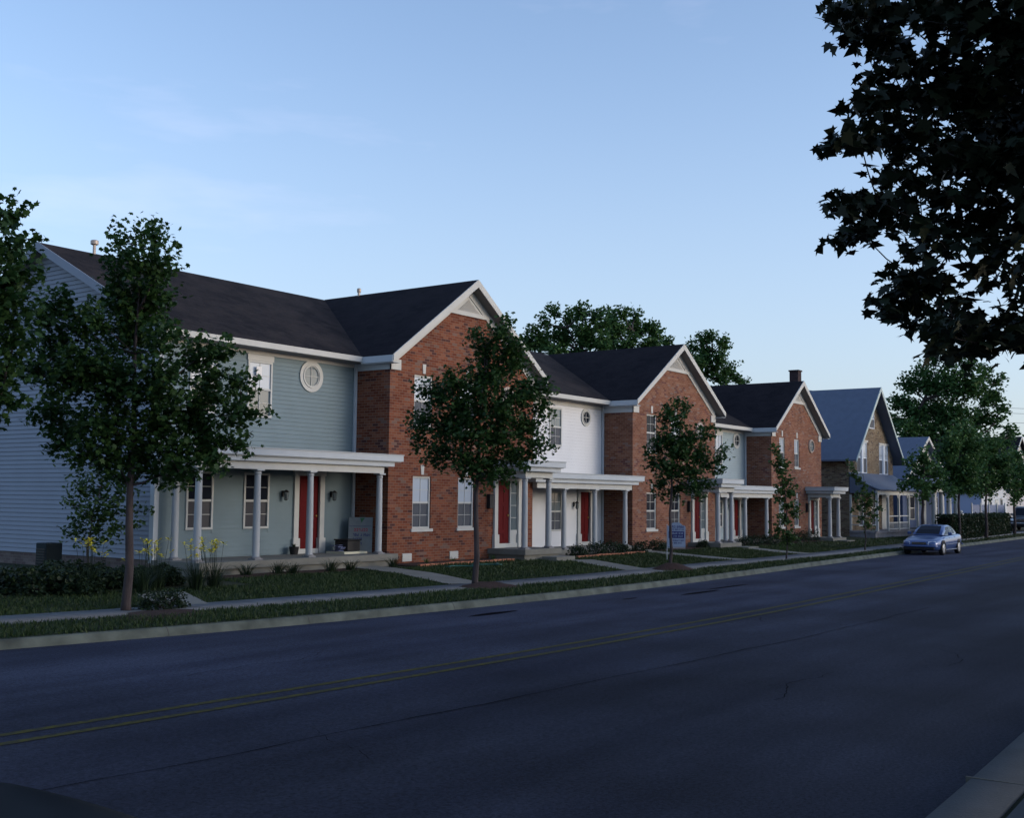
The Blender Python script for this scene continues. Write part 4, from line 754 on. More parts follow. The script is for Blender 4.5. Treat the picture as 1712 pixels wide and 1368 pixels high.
mb = MB((T1.location)); mb.box(20.52, 20.70, 23.262, 23.268, 5.38, 5.62); mb.build('paper_notice', mat('white_paper', (.7, .7, .7), .8), T1)
LOBES = {
 'maple1': ((12.32, 17.1), [(12.18,17.27,6.53,0.207), (11.56,16.69,6.5,0.144), (12.37,17.07,6.75,0.189), (12.17,16.38,6.58,0.207), (12.1,15.95,6.25,0.144), (11.83,16.46,6.06,0.342), (12.33,16.57,6.1,0.324), (11.96,17.32,6.12,0.234), (12.22,17.39,5.64,0.459), (12.52,16.96,5.64,0.459), (11.56,17.02,5.1,0.225), (12.41,17.28,5.02,0.594), (12.2,16.16,4.8,0.315), (11.63,18.2,5.52,0.306), (11.21,18.15,5.25,0.279), (11.7,17.73,5.07,0.36), (11.55,18.3,4.78,0.45), (11.03,18.06,4.29,0.297), (11.28,17.47,4.08,0.459), (11.65,18.55,3.63,0.333), (11.53,17.27,4.4,0.504), (11.94,16.98,4.01,0.603), (12.21,16.22,4.1,0.531), (12.76,15.98,4.55,0.351), (12.92,15.56,4.64,0.225), (13.28,15.49,4.15,0.261), (13.31,16.32,4.09,0.459), (13.32,15.52,3.64,0.315), (13.47,15.2,3.63,0.108), (13.09,16.35,3.55,0.495), (12.62,16.88,3.43,0.567), (11.81,17.1,3.39,0.549), (11.86,18.23,3.32,0.378), (11.69,18.4,3.05,0.171), (11.64,17.5,2.88,0.297), (12.12,17.34,2.84,0.423), (12.51,17.04,2.8,0.378), (12.62,16.36,2.85,0.387), (13.13,16.2,3.07,0.396), (13.35,15.77,3.18,0.261), (12.74,16.34,2.59,0.225), (12.77,16.95,2.54,0.171), (12.87,15.64,2.79,0.18), (12.13,17.69,2.63,0.153)]),
 'left': ((8.3, 17.6), [(9.2,15.95,6.27,0.176), (8.83,15.85,6.05,0.294), (9.37,15.88,5.84,0.168), (9.41,16.35,5.86,0.227), (8.74,15.79,5.32,0.437), (9.22,15.83,5.32,0.311), (9.18,15.79,4.86,0.328), (8.88,16.13,4.5,0.588), (9.52,16.26,4.5,0.244), (9.55,16.44,4.06,0.21), (9.43,16.37,3.68,0.21), (9.01,16.29,3.64,0.37), (8.84,17.11,5.11,0.68), (8.47,16.46,3.95,0.58), (8.64,16.64,5.76,0.445), (8.97,16.5,3.12,0.294), (8.19,16.68,4.8,0.504), (8.42,17.26,4.17,0.521), (8.39,16.82,5.55,0.37)]),
 'maple2': ((21.0, 16.23), [(21.19,15.61,6.17,0.175), (20.76,15.54,5.9,0.248), (21.08,16.3,5.97,0.184), (20.58,16.23,5.85,0.129), (21.15,15.48,5.67,0.331), (21,15.97,5.55,0.359), (21.48,15.51,5.36,0.359), (21.29,15.92,5.09,0.561), (21.05,16.35,4.88,0.46), (20.39,16.44,4.82,0.35), (20.57,17.03,4.59,0.386), (20.29,17.21,4.65,0.202), (20.65,16.38,4.29,0.552), (20.81,15.55,4.27,0.598), (21.41,15.23,4.58,0.451), (21.58,14.86,4.71,0.248), (21.62,14.87,4.17,0.248), (21.66,15.32,3.84,0.432), (21.57,14.83,3.41,0.202), (21.02,15.61,3.61,0.552), (20.53,16.01,3.59,0.552), (20.65,16.9,3.9,0.488), (20.37,17.3,3.96,0.304), (20.46,17.45,3.48,0.202), (20.43,16.88,3.26,0.35), (20.67,16.28,2.99,0.405), (20.94,15.8,2.93,0.405), (21.63,15.63,3.15,0.359), (21.44,14.99,3.27,0.221), (20.71,17.02,3,0.156), (21.22,16.27,2.66,0.175), (21.28,15.63,2.73,0.175)]),
 'maple3': ((30.01, 16.04), [(29.88,15.7,4.97,0.144), (29.97,16,4.8,0.189), (30.24,15.69,4.77,0.189), (29.69,16.05,4.54,0.189), (29.71,15.71,4.42,0.279), (29.48,15.88,3.95,0.342), (30.03,15.49,3.96,0.342), (30.13,15,4.08,0.216), (29.79,15.66,3.61,0.405), (30.39,15.39,3.54,0.378), (29.68,16.28,3.7,0.216), (29.91,16.51,3.28,0.225), (29.29,16.34,3.48,0.126), (29.63,15.86,3.09,0.405), (30.03,15.4,3.01,0.405), (30.52,15.07,3.28,0.216), (30.49,14.73,3.4,0.189), (31.02,14.83,3.7,0.099), (30.77,15,3.03,0.153), (30.48,16.02,2.58,0.315), (30.28,15.33,2.53,0.252), (30.13,16.43,2.66,0.225), (30.45,15.13,2.76,0.189), (30.08,16.3,2.35,0.126)]),
 'sapling1': ((38.29, 15.92), [(38.02,16.19,3.94,0.17), (38.02,16.13,3.52,0.19), (38.05,16.03,3.17,0.19), (38.25,15.96,3.42,0.13), (38.36,15.92,2.84,0.21), (38.42,15.82,2.49,0.21), (38.26,16.06,2.59,0.17), (38.25,16.14,2.27,0.17), (38.3,15.81,2.07,0.21), (38.56,15.79,1.8,0.17), (38.36,16.02,1.59,0.21), (38.1,16.18,1.23,0.19), (38.28,15.9,1.07,0.21), (38.42,15.74,0.93,0.15), (38.46,16.11,0.81,0.13)]),
 'sapling2': ((48.03, 16.5), [(47.46,16.84,3.69,0.15), (47.76,16.85,3.33,0.15), (47.95,16.71,3.08,0.18), (47.86,16.48,2.75,0.18), (47.89,16.6,2.32,0.18), (48.24,16.41,2.5,0.15), (48.18,16.5,2,0.2), (47.98,16.79,2,0.15), (48.31,16.3,1.65,0.15), (48.05,16.56,1.5,0.18), (48.3,16.08,1.95,0.13), (48.24,16.48,1.2,0.15), (48.06,16.25,2.15,0.13)]),
 'maple6': ((56.5, 16.6), [(56.15,16.53,4.34,0.34), (55.51,16.74,4.04,0.28), (56.12,16.11,3.99,0.34), (56.98,16.65,3.68,0.46), (57.01,16.06,3.53,0.35), (56.77,17.08,3.38,0.35), (55.51,17.07,3.02,0.23), (55.88,16.48,3.02,0.4), (57.05,16.26,2.95,0.35), (57.49,15.95,3.05,0.23), (56.46,16.43,2.63,0.26)]),
 'maple7': ((65.5, 17.3), [(64.26,17.26,5.47,0.598), (65.43,17,5.91,0.598), (64.16,17.46,4.82,0.598), (66.27,17.36,5.03,0.759), (65.74,16.58,5.26,0.598), (65.46,17.61,4.05,0.678), (65.31,16.87,4.04,0.747), (65.4,17.35,3.3,0.598), (65.94,16.8,3.24,0.529), (64.3,17.38,2.89,0.299)]),
 'maple8': ((71.7, 17.4), [(71.57,17.58,5.38,0.655), (71.92,17.06,5.53,0.575), (70.79,17.54,4.54,0.724), (72.36,17.11,4.59,0.736), (71.83,16.39,4.67,0.483), (71.27,17.37,3.68,0.724), (72.42,16.88,3.7,0.609), (72.04,16.25,3.87,0.322), (72.57,17.46,3.06,0.494), (71.32,17.7,2.97,0.322)]),
 'maple9': ((82.0, 18.1), [(81.53,17.77,5.27,0.46), (81.85,18.15,4.49,0.552), (81.38,17.46,4.28,0.632), (81.35,17.99,3.57,0.552), (83.18,17.71,3.44,0.644), (81.83,17.89,2.78,0.46), (82.38,17.04,4.3,0.736), (83.48,16.91,3.52,0.552)]),
 'bigtree': ((98.0, 30.0), [(99.61,28.96,13.34,0.61), (98.5,27.88,14.03,0.6), (98.62,26.46,13.96,0.8), (99.54,25.26,13.48,0.8), (102.14,24.72,13.04,0.61), (101.24,23.56,12.29,0.5), (98.91,29.77,12.14,0.92), (98.92,28.28,12.07,1.21), (98.72,26.52,11.96,1.4), (99.2,24.98,11.68,1.19), (102.2,24.29,11.14,0.91), (102.08,23.47,10.08,0.5), (98.47,30.52,10.61,0.81), (98.53,29.45,9.81,1.21), (99.88,28.1,9.85,1.32), (99,26.16,9.47,1.39), (102.31,25.08,9.39,1.12), (101.93,23.79,9.08,0.5), (97.41,30.61,9.01,0.71), (96.24,29.27,8.16,0.99), (97.77,28.26,8.11,1.1), (99.11,26.94,7.85,1.2), (100.43,25.37,7.53,1.1), (100.46,24.19,7.26,0.7), (102.48,22.84,8.43,0.4), (104.12,23.51,8.02,0.41), (101.12,23.13,7.17,0.5), (103.7,23.03,7.99,0.3)]),
 'back1': ((72.0, 46.0), [(69.13,48.17,14.49,0.44), (69.74,47.68,15.19,0.44), (70.56,47.39,16.09,0.4), (71.07,46.55,15.5,0.53), (70.49,45.02,15.74,0.53), (71.02,44.16,15.51,0.53), (72.53,44.57,15.08,0.53), (69.37,48.87,13.67,0.62), (69.88,47.87,13.66,0.8), (71.36,47.26,14.24,0.99), (71.39,45.42,14.33,0.97), (71.58,44.24,13.6,0.79), (68.19,49.1,13.11,0.44), (69.3,46.41,12.74,0.7), (71.75,46.17,12.99,0.71)]),
 'back2': ((80.0, 47.0), [(78.89,47.64,16.97,0.48), (78.04,45.92,16.7,0.57), (80.04,45.98,16.88,0.43), (77.69,46.36,15.65,0.85), (80.46,46.33,15.9,0.87), (81.03,45.28,16.08,0.58), (81.18,44.81,15.38,0.58), (80.55,43.54,14.59,0.48), (79.38,47.93,14.76,0.77), (78.49,45.74,14.36,0.95), (79.53,44.44,14.29,0.76), (80.82,43.26,13.88,0.43)]),
 'back3': ((92.0, 46.0), [(91,45.47,16.19,0.53), (91.26,44.84,16.45,0.47), (91.1,43.79,15.98,0.47), (92.1,43.88,15.68,0.37), (91.5,46.6,15.8,0.48), (91.39,45.37,15.07,0.84), (91.35,43.92,14.65,0.63), (89.95,45.35,14.07,0.73), (91.74,44.86,13.7,0.95), (93.2,44.06,13.58,0.64), (93.19,43.49,13.01,0.47), (94.38,43.24,12.79,0.37), (90.19,46.51,14.85,0.42), (91.91,44.19,12.72,0.63), (91.9,42.88,14.02,0.21)]),
 'wallsapling': ((16.1, 24.0), [(16.1,23.93,2.57,0.17), (16.38,23.76,2.65,0.17), (16.53,23.51,2.51,0.2), (16.08,24.25,2.29,0.23), (16.42,24.03,2.22,0.28), (16.66,23.54,2.16,0.25), (15.76,24.1,1.94,0.17), (16.03,23.82,1.8,0.31), (16.41,23.58,1.73,0.31), (16.64,23.16,1.88,0.17), (17.06,23.28,1.81,0.11), (16.11,24.36,1.44,0.2), (16.26,23.85,1.38,0.25), (16.46,23.44,1.35,0.21), (15.85,24.14,1.24,0.11), (16.25,24.06,1.1,0.17), (16.6,23.98,1.05,0.14), (16.66,22.93,1.49,0.11)]),
 'near': ((10.6, 1.2), [(9.49,3.09,6.45,0.129), (8.89,3.07,6.15,0.052), (8.28,2.92,5.86,0.034), (8.53,2.6,5.86,0.155), (8.67,2.88,5.88,0.086), (9.44,3.22,6.25,0.043), (9.69,3.04,6.11,0.146), (8.74,2.9,5.84,0.052), (9.08,2.68,5.66,0.172), (9.01,2.83,5.64,0.077), (9.88,2.82,5.62,0.189), (9.05,2.77,5.44,0.086), (8.75,2.85,5.32,0.034), (8.98,3.01,5.4,0.026), (8.23,2.83,4.87,0.052), (8.92,3.16,5.11,0.034), (8.48,2.8,4.96,0.069), (9.6,2.99,5.31,0.12), (9.14,2.66,5.13,0.163), (9.87,2.98,5.15,0.112), (9.03,2.82,4.79,0.069), (8.73,2.79,5.19,0.043), (9.66,3.41,4.8,0.052), (9.55,3.27,4.75,0.069), (8.34,2.74,4.43,0.06), (9.86,3.11,4.81,0.069), (9.58,3.2,4.65,0.052), (9.66,3.28,4.53,0.043), (9.11,3.13,4.38,0.026), (9.54,2.93,4.75,0.086), (9.47,2.99,4.54,0.043), (9.02,2.63,4.62,0.138), (8.6,2.45,4.27,0.095), (9.61,2.77,4.34,0.034), (10.09,2.76,4.53,0.129), (8.84,2.37,4.08,0.086), (9.79,2.5,4.52,0.172), (9.28,2.77,4.01,0.06), (9.08,2.8,3.91,0.06), (9.62,2.82,3.95,0.077), (9.45,2.82,3.8,0.06), (9.64,3,3.92,0.043), (9.26,2.62,4.02,0.06), (9.36,2.58,3.91,0.06), (9.59,2.7,3.73,0.052), (9.05,2.43,3.68,0.086), (10.2,2.59,3.93,0.095), (8.79,2.39,3.46,0.052), (10.07,2.61,3.58,0.077), (9.03,2.24,3.41,0.052), (9.12,2.2,3.37,0.034), (10.37,2.59,3.77,0.103), (9.95,2.32,3.62,0.095), (9.44,2.08,3.49,0.06), (10.05,2.25,3.76,0.095), (9.54,1.98,3.52,0.077), (10.26,2.04,3.54,0.086), (9.58,1.95,3.64,0.103), (9.42,2.25,4.07,0.103), (9.08,2.04,4.13,0.129), (9.9,2.09,4.09,0.129), (9.37,1.85,3.83,0.12), (9.36,2.48,6.05,0.292), (9.33,2.29,5.5,0.327), (9.71,2.59,5.12,0.232), (9.14,2.17,4.76,0.241), (10,2.29,4.68,0.189), (9.07,1.79,5.78,0.344), (10.41,1.98,5.66,0.396), (9.22,1.8,4.72,0.31), (9.8,1.97,4.4,0.249), (8.9,2.09,5.93,0.232), (10.24,2.14,5.33,0.258), (9.66,1.48,5.72,0.482), (9.54,1.41,4.73,0.507), (10.45,1.65,4.08,0.387), (10.55,1.86,3.71,0.258), (10.53,1.19,5.44,0.55), (10.55,1.31,4.36,0.507), (9.69,2.59,4.76,0.146)]),
}
# ------------------------------------------------------------------ vegetation
MAPLE = np.array([(0, -.05), (.10, .10), (.42, .02), (.30, .22), (.50, .50), (.26, .46), (.20, .60), (0, 1.0), (-.20, .60), (-.26, .46), (-.50, .50), (-.30, .22), (-.42, .02), (-.10, .10)])
MAPLE[:, 1] -= .35
SIMPLE = np.array([(0, -.5), (.34, -.12), (.26, .22), (0, .55), (-.26, .22), (-.34, -.12)])
STAR = np.array([(0, -.45), (.42, -.30), (.30, -.02), (.48, .22), (.16, .20), (0, .60), (-.16, .20), (-.48, .22), (-.30, -.02), (-.42, -.30)])
def leaves(rng, P, size, shape, droop=.35, curl=.12):
    n = len(P); k = len(shape)
    az = rng.uniform(0, 2*np.pi, n); nrm = rng.normal(0, 1, (n, 3)); nrm[:, 2] = np.abs(nrm[:, 2])*1.2+.35
    nrm /= np.linalg.norm(nrm, axis=1)[:, None]
    t = np.stack([np.cos(az), np.sin(az), -droop-np.abs(rng.normal(0, .5, n))], 1); t -= (t*nrm).sum(1)[:, None]*nrm; t /= np.linalg.norm(t, axis=1)[:, None]
    b = np.cross(nrm, t); s = size*rng.uniform(.65, 1.25, n)
    V = P[:, None, :]+s[:, None, None]*(shape[None, :, 0, None]*b[:, None, :]+shape[None, :, 1, None]*t[:, None, :]-curl*(np.abs(shape[None, :, 0, None])*2)**2*nrm[:, None, :]*.5)
    F = np.arange(n*k).reshape(n, k)
    tint = np.repeat(np.clip(rng.normal(.45, .25, n), 0, 1), k)
    return V.reshape(-1, 3), F, tint
def crown_points(rng, lobes, dens, clump, spread, shell=.55):
    """leaf positions: twig ends scattered through each lobe, leaves gathered round the twig ends"""
    out = []; tw = []; A = np.array(lobes); cen = (A[:, :3]*A[:, 3:]**2).sum(0)/(A[:, 3]**2).sum(); ext = A[:, :3].std(0).mean()+1e-3
    for x, y, z, r in lobes:
        m = max(4, int(dens*r**2.1)); d = rng.normal(0, 1, (m, 3)); d /= np.linalg.norm(d, axis=1)[:, None]
        c = np.array([x, y, z])+d*(r*rng.uniform(0, 1, m)**shell*rng.uniform(.75, 1.0, m))[:, None]; tw.append(c)
        o = (c-cen)*np.array([1, 1, .6])/ext+d*.8+np.array([0, 0, .55])+rng.normal(0, .35, (m, 3)); o /= np.linalg.norm(o, axis=1)[:, None]
        t = rng.uniform(-.6, 1.25, (m, clump)); q = c[:, None, :]+o[:, None, :]*(t*spread*2.6)[:, :, None]+rng.normal(0, spread*.55, (m, clump, 3)); out.append(q.reshape(-1, 3))
    return np.concatenate(out), np.concatenate(tw)
def tree(name, key, label, size, dens, clump, spread, shape, m, trunk_r, top=None, bark=None, group=None, fork=None, seed=1, base=None, nbr=26, lean=(0, 0), twigs=0):
    (bx, by), lobes = LOBES[key]
    if base: bx, by = base
    z0 = gz(bx, by)-.02; rng = np.random.default_rng(seed); O = (bx, by, z0)
    t = empty(name, O, label, 'tree', group)
    P, TW = crown_points(rng, lobes, dens, clump, spread)
    V, F, ti = leaves(rng, P, size, shape)
    A = np.array(lobes); cx, cy = (A[:, :2]*A[:, 3:]**2).sum(0)/(A[:, 3]**2).sum(); zt = A[:, 2].max(); zb = A[:, 2].min(); fork = fork or zb-.1; top = top or (zt*.93)
    mb = MB(O); pts = []; rs = []
    for i in range(9):
        f = i/8; z = z0+(top-z0)*f; g = max(0, (z-fork)/(top-fork)); pts.append((bx+(cx-bx)*g**1.3+lean[0]*f+.02*math.sin(i*1.9), by+(cy-by)*g**1.3+lean[1]*f+.02*math.cos(i*2.3), z)); rs.append(trunk_r*(1.25 if i == 0 else 1-.86*f**1.15))
    pts.insert(1, (pts[0][0], pts[0][1], z0+.18)); rs.insert(1, trunk_r*1.03); mb.tube(pts, rs, 12)
    # limbs: every lobe hangs on the nearest limb that lies nearer the trunk; radii add up towards the trunk
    nodes = [np.array(p) for p in pts if p[2] >= fork-.05]; nt0 = len(nodes); par = [-1]*nt0; cost = [0.0]*nt0; wt = [0.0]*nt0
    od = sorted(range(len(lobes)), key=lambda i: math.hypot(lobes[i][0]-cx, lobes[i][1]-cy)+.6*max(0, lobes[i][2]-fork))
    for i in od:
        q = np.array(lobes[i][:3]); best = min(range(len(nodes)), key=lambda k: np.linalg.norm(nodes[k]-q)+.35*cost[k]+(1.2 if nodes[k][2] > q[2]+.05 else 0))
        nodes.append(q); par.append(best); cost.append(cost[best]+float(np.linalg.norm(nodes[best]-q))); wt.append(lobes[i][3]**2)
    for k in range(len(nodes)-1, nt0-1, -1):
        if par[k] >= nt0: wt[par[k]] += wt[k]
    tot = sum(l_[3]**2 for l_ in lobes)
    for k in range(nt0, len(nodes)):
        p0, e = nodes[par[k]], nodes[k]; r1 = max(.005, .62*trunk_r*math.sqrt(wt[k]/tot)*1.5); r0 = r1*1.25
        if par[k] < nt0: p0 = p0-np.array([0, 0, .1]); r0 = min(r0, trunk_r*.6)
        dl = np.linalg.norm(e-p0); md = p0*.5+e*.5+rng.normal(0, .05*dl, 3)*np.array([1, 1, .5])-np.array([0, 0, .05*dl])
        mb.tube([tuple(p0), tuple(p0*.55+md*.45), tuple(md), tuple(md*.45+e*.55), tuple(e)], [r0, r0*.9, (r0+r1)*.45, r1*.9, r1*.75], 6)
    if twigs:
        idx = rng.permutation(len(TW))[:twigs]
        for q in TW[idx]:
            j = np.argmin(((A[:, :3]-q)**2).sum(1)); a = A[j, :3]; mb.tube([tuple(a), tuple((a+q)/2+rng.normal(0, .03, 3)), tuple(q)], [.008, .006, .003], 4)
    mb.build('trunk', bark or M_bark, t, smooth='all')
    raw('crown', V, F, ti, [m], O, t)
    return t
GT = 'young maples along the kerb'
tree('maple_tree', 'maple1', 'large full young maple in front of the blue-green porch house, nearest of the kerb trees', .095, 400, 10, .085, STAR, M_leaf, .078, group=GT, seed=3, fork=2.4, nbr=30)
tree('maple_tree', 'left', 'dark tree cut off by the left edge of the photograph beside the pale sided gable', .12, 300, 10, .10, STAR, M_leaf, .12, seed=4, fork=3.2, base=(9.1, 17.3))
tree('maple_tree', 'maple2', 'young maple on a mulch mound in front of the nearest brick gable', .09, 400, 10, .085, STAR, M_leaf, .07, group=GT, seed=5, fork=2.6)
tree('maple_tree', 'maple3', 'young maple with thin trunk beside the blue and white yard sign', .10, 400, 10, .085, STAR, M_leaf, .05, group=GT, seed=6, fork=2.5)
tree('sapling', 'sapling1', 'thin bright green sapling in front of the farthest brick townhouse', .12, 420, 9, .08, SIMPLE, M_leafy, .028, group='thin saplings by the kerb', seed=7, fork=1.0, nbr=12)
tree('sapling', 'sapling2', 'thin bright green sapling in front of the white posted porch of the tan brick house', .13, 360, 9, .09, SIMPLE, M_leafy, .03, group='thin saplings by the kerb', seed=8, fork=1.0, nbr=10)
tree('maple_tree', 'maple6', 'rounded green street tree rising behind the blue parked car', .17, 230, 9, .13, SIMPLE, M_leafb, .10, group=GT, seed=9, fork=2.4)
tree('maple_tree', 'maple7', 'broad green street tree at the start of the clipped hedge', .18, 230, 9, .15, SIMPLE, M_leafb, .09, group=GT, seed=10, fork=2.5)
tree('maple_tree', 'maple8', 'green street tree in front of the white house and hedge', .18, 230, 9, .15, SIMPLE, M_leafb, .10, group=GT, seed=11, fork=2.6)
tree('maple_tree', 'maple9', 'green street tree in front of the dark van, rightmost of the kerb trees', .19, 230, 9, .16, SIMPLE, M_leafb, .10, group=GT, seed=12, fork=2.8)
tree('shade_tree', 'bigtree', 'tall open crowned shade tree rising above the blue house roof on the right', .30, 80, 9, .24, SIMPLE, M_leafb, .35, seed=13, nbr=28, top=14.5)
tree('shade_tree', 'back1', 'wide tree crown behind the middle townhouse roof, left of the two joined crowns', .26, 140, 9, .20, SIMPLE, M_leafb, .3, group='trees behind the townhouses', seed=14, nbr=14)
tree('shade_tree', 'back2', 'wide tree crown behind the middle townhouse ridge, right of the two joined crowns', .26, 140, 9, .20, SIMPLE, M_leafb, .3, group='trees behind the townhouses', seed=15, nbr=12)
tree('shade_tree', 'back3', 'tree crown rising behind the right slope of the middle brick gable', .26, 130, 9, .20, SIMPLE, M_leafb, .3, group='trees behind the townhouses', seed=16, nbr=14)
tree('small_tree', 'wallsapling', 'small leafy tree growing against the pale gable wall of the nearest townhouse', .105, 330, 9, .09, SIMPLE, M_leafw, .03, seed=17, fork=1.1, nbr=16, base=(16.1, 23.9))
LOBES['near'][1].extend([(x, y, z, r) for x, y, z, r in ((12.6, -1.2, 5.6, 1.1), (14.0, .8, 5.8, 1.1), (13.2, 2.6, 6.4, .9), (11.0, -2.6, 5.8, 1.1), (9.3, -1.6, 6.6, 1.1), (12.0, .2, 7.6, 1.4), (10.0, 1.0, 8.2, 1.2), (13.8, -1.8, 7.6, 1.2), (11.2, -1.0, 9.2, 1.2), (8.4, -.6, 8.0, 1.0), (14.6, 2.2, 7.8, 1.0), (12.4, 2.4, 8.6, 1.1), (7.4, -2.8, 6.6, .9), (9.6, -4.0, 6.8, 1.0), (6.6, .6, 8.4, .9))])  # unseen crown lobes added overhead to shade the near road
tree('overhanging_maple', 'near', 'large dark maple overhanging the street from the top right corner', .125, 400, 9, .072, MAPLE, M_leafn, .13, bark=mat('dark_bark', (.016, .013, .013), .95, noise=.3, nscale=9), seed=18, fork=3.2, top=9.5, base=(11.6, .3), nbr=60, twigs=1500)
LOBES['near'][1].extend([])
# ---- clumps of blades (day lilies, irises) and round shrubs
def blades(rng, cx, cy, z0, n, h, sp, wd=.018):
    V = []; F = []; T = []
    for i in range(n):
        a = rng.uniform(0, 2*np.pi); r0 = rng.uniform(0, sp*.35); l_ = h*rng.uniform(.55, 1.1); out_ = sp*rng.uniform(.2, 1.0); d = np.array([math.cos(a), math.sin(a), 0]); s = np.array([-d[1], d[0], 0])*wd*.5
        b = np.array([cx, cy, z0])+d*r0; k = len(V)*1
        prev = len(V)
        for j in range(4):
            t = j/3; p = b+d*out_*t**1.6+np.array([0, 0, l_*(t-.35*t**2.5)]); w_ = (1-.8*t)
            V += [p-s*w_, p+s*w_]
        for j in range(3): F.append((prev+2*j, prev+2*j+1, prev+2*j+3, prev+2*j+2))
        T += [rng.uniform(.1, .9)]*8
    return V, F, T
def clump(name, cx, cy, h, sp, n, label, m=None, flowers=0, fcol=None, seed=0, group=None, cat='plant'):
    rng = np.random.default_rng(seed+int(cx*13+cy*7)); z0 = gz(cx, cy); O = (cx, cy, z0); t = empty(name, O, label, cat, group)
    V, F, T = blades(rng, cx, cy, z0, n, h, sp)
    raw('foliage', np.array(V), np.array(F), np.array(T), [m or M_leafd], O, t)
    for i in range(flowers):
        a = rng.uniform(0, 2*np.pi); r = sp*rng.uniform(0, .75); x, y, z = cx+r*math.cos(a), cy+r*math.sin(a), z0+h*rng.uniform(.85, 1.35)
        mb = MB(O); mb.tube([(cx+r*.4*math.cos(a), cy+r*.4*math.sin(a), z0), (x, y, z)], [.006, .004], 4); st = mb.build('flower_stem', M_leafd, t)
        mb = MB(O)
        for k in range(6):
            b = k*math.pi/3+a; up = .05 if k % 2 else -.02; q = .062
            mb.quad((x, y, z), (x+q*math.cos(b-.4), y+q*math.sin(b-.4), z+up*.6), (x+q*1.7*math.cos(b), y+q*1.7*math.sin(b), z+up), (x+q*math.cos(b+.4), y+q*math.sin(b+.4), z+up*.6))
        mb.build('flower', fcol or M_petal, st)
    return t
def shrub(name, cx, cy, rx, ry, h, label, size=.06, n=1500, m=None, seed=0, group=None, cat='shrub'):
    rng = np.random.default_rng(seed+int(cx*11+cy*5)); z0 = gz(cx, cy); O = (cx, cy, z0); t = empty(name, O, label, cat, group)
    d = rng.normal(0, 1, (n, 3)); d /= np.linalg.norm(d, axis=1)[:, None]; d[:, 2] = np.abs(d[:, 2]); lump = 1+.14*np.sin(d[:, 0]*7+seed)+.14*np.cos(d[:, 1]*8+seed*2)+.08*np.sin(d[:, 2]*11)
    P = np.array([cx, cy, z0+.02])+d*np.array([rx, ry, h])*(rng.uniform(.25, 1, n)**.35*lump)[:, None]
    V, F, ti = leaves(rng, P, size, SIMPLE); raw('foliage', V, F, ti, [m or M_leafd], O, t)
    mb = MB(O)
    for k in range(7):
        a = k*.9; mb.tube([(cx, cy, z0), (cx+.5*rx*math.cos(a), cy+.5*ry*math.sin(a), z0+.6*h)], [.015, .006], 5)
    mb.build('stems', M_bark, t)
    return t
IR = 'yellow irises by the corner of the nearest house'
for i, (x, y, fl, lab) in enumerate([(13.55, 20.0, 9, 'yellow iris clump left of the nearest maple trunk'), (14.25, 19.3, 4, 'small yellow iris clump just left of the nearest maple trunk'),
        (15.0, 19.9, 10, 'yellow iris clump just right of the nearest maple trunk'), (15.6, 19.35, 7, 'yellow iris clump second right of the nearest maple trunk'), (16.2, 19.5, 9, 'yellow iris clump below the first front porch column')]):
    clump('iris', x, y, .78, .48, 130, lab, flowers=int(fl*1.8), seed=i, group=IR)
rnd = random.Random(3)
for i, (x, y, s, lab) in enumerate([(12.9, 20.6, .8, 'dark leafy shrub at the far left of the bed below the pale gable wall'), (13.6, 21.2, .75, 'dark leafy shrub in the middle of the bed below the pale gable wall'), (12.1, 21.6, .8, 'dark leafy shrub cut off by the left edge below the pale gable wall'),
        (14.3, 21.4, .7, 'dark leafy shrub behind the irises below the pale gable wall'), (13.3, 19.9, .5, 'low dark shrub in front of the bed left of the maple trunk'), (14.6, 20.7, .6, 'low dark shrub between the iris clumps and the small tree'), (15.6, 20.6, .6, 'low dark shrub behind the irises near the first porch column')]):
    t = shrub('shrub', x, y, s, s*.8, s*.66, lab, size=.085, n=2200, seed=i, group='dark shrubs in the bed by the gable wall')
shrub('shrub', 12.95, 16.95, .55, .30, .32, 'low shrub at the foot of the nearest maple trunk, right side', size=.05, n=1500, seed=30)
for i, (x, y, h, lab) in enumerate([(18.5, 21.15, .45, 'spiky day lily clump in front of the second porch column of the nearest house'), (19.35, 21.0, .50, 'spiky day lily clump right of the second porch column of the nearest house'), (19.75, 20.9, .45, 'spiky day lily clump left of the third porch column of the nearest house'),
        (21.0, 20.85, .5, 'tall spiky day lily clump below the red door of the nearest house'), (21.75, 20.9, .42, 'spiky day lily clump by the walk right of the nearest red door'), (23.6, 21.1, .4, 'thin spiky clump beside the last porch column of the nearest house')]):
    clump('day_lily', x, y, h, .42, 90, lab, seed=50+i, group='day lilies along the nearest porch', m=M_leafd)
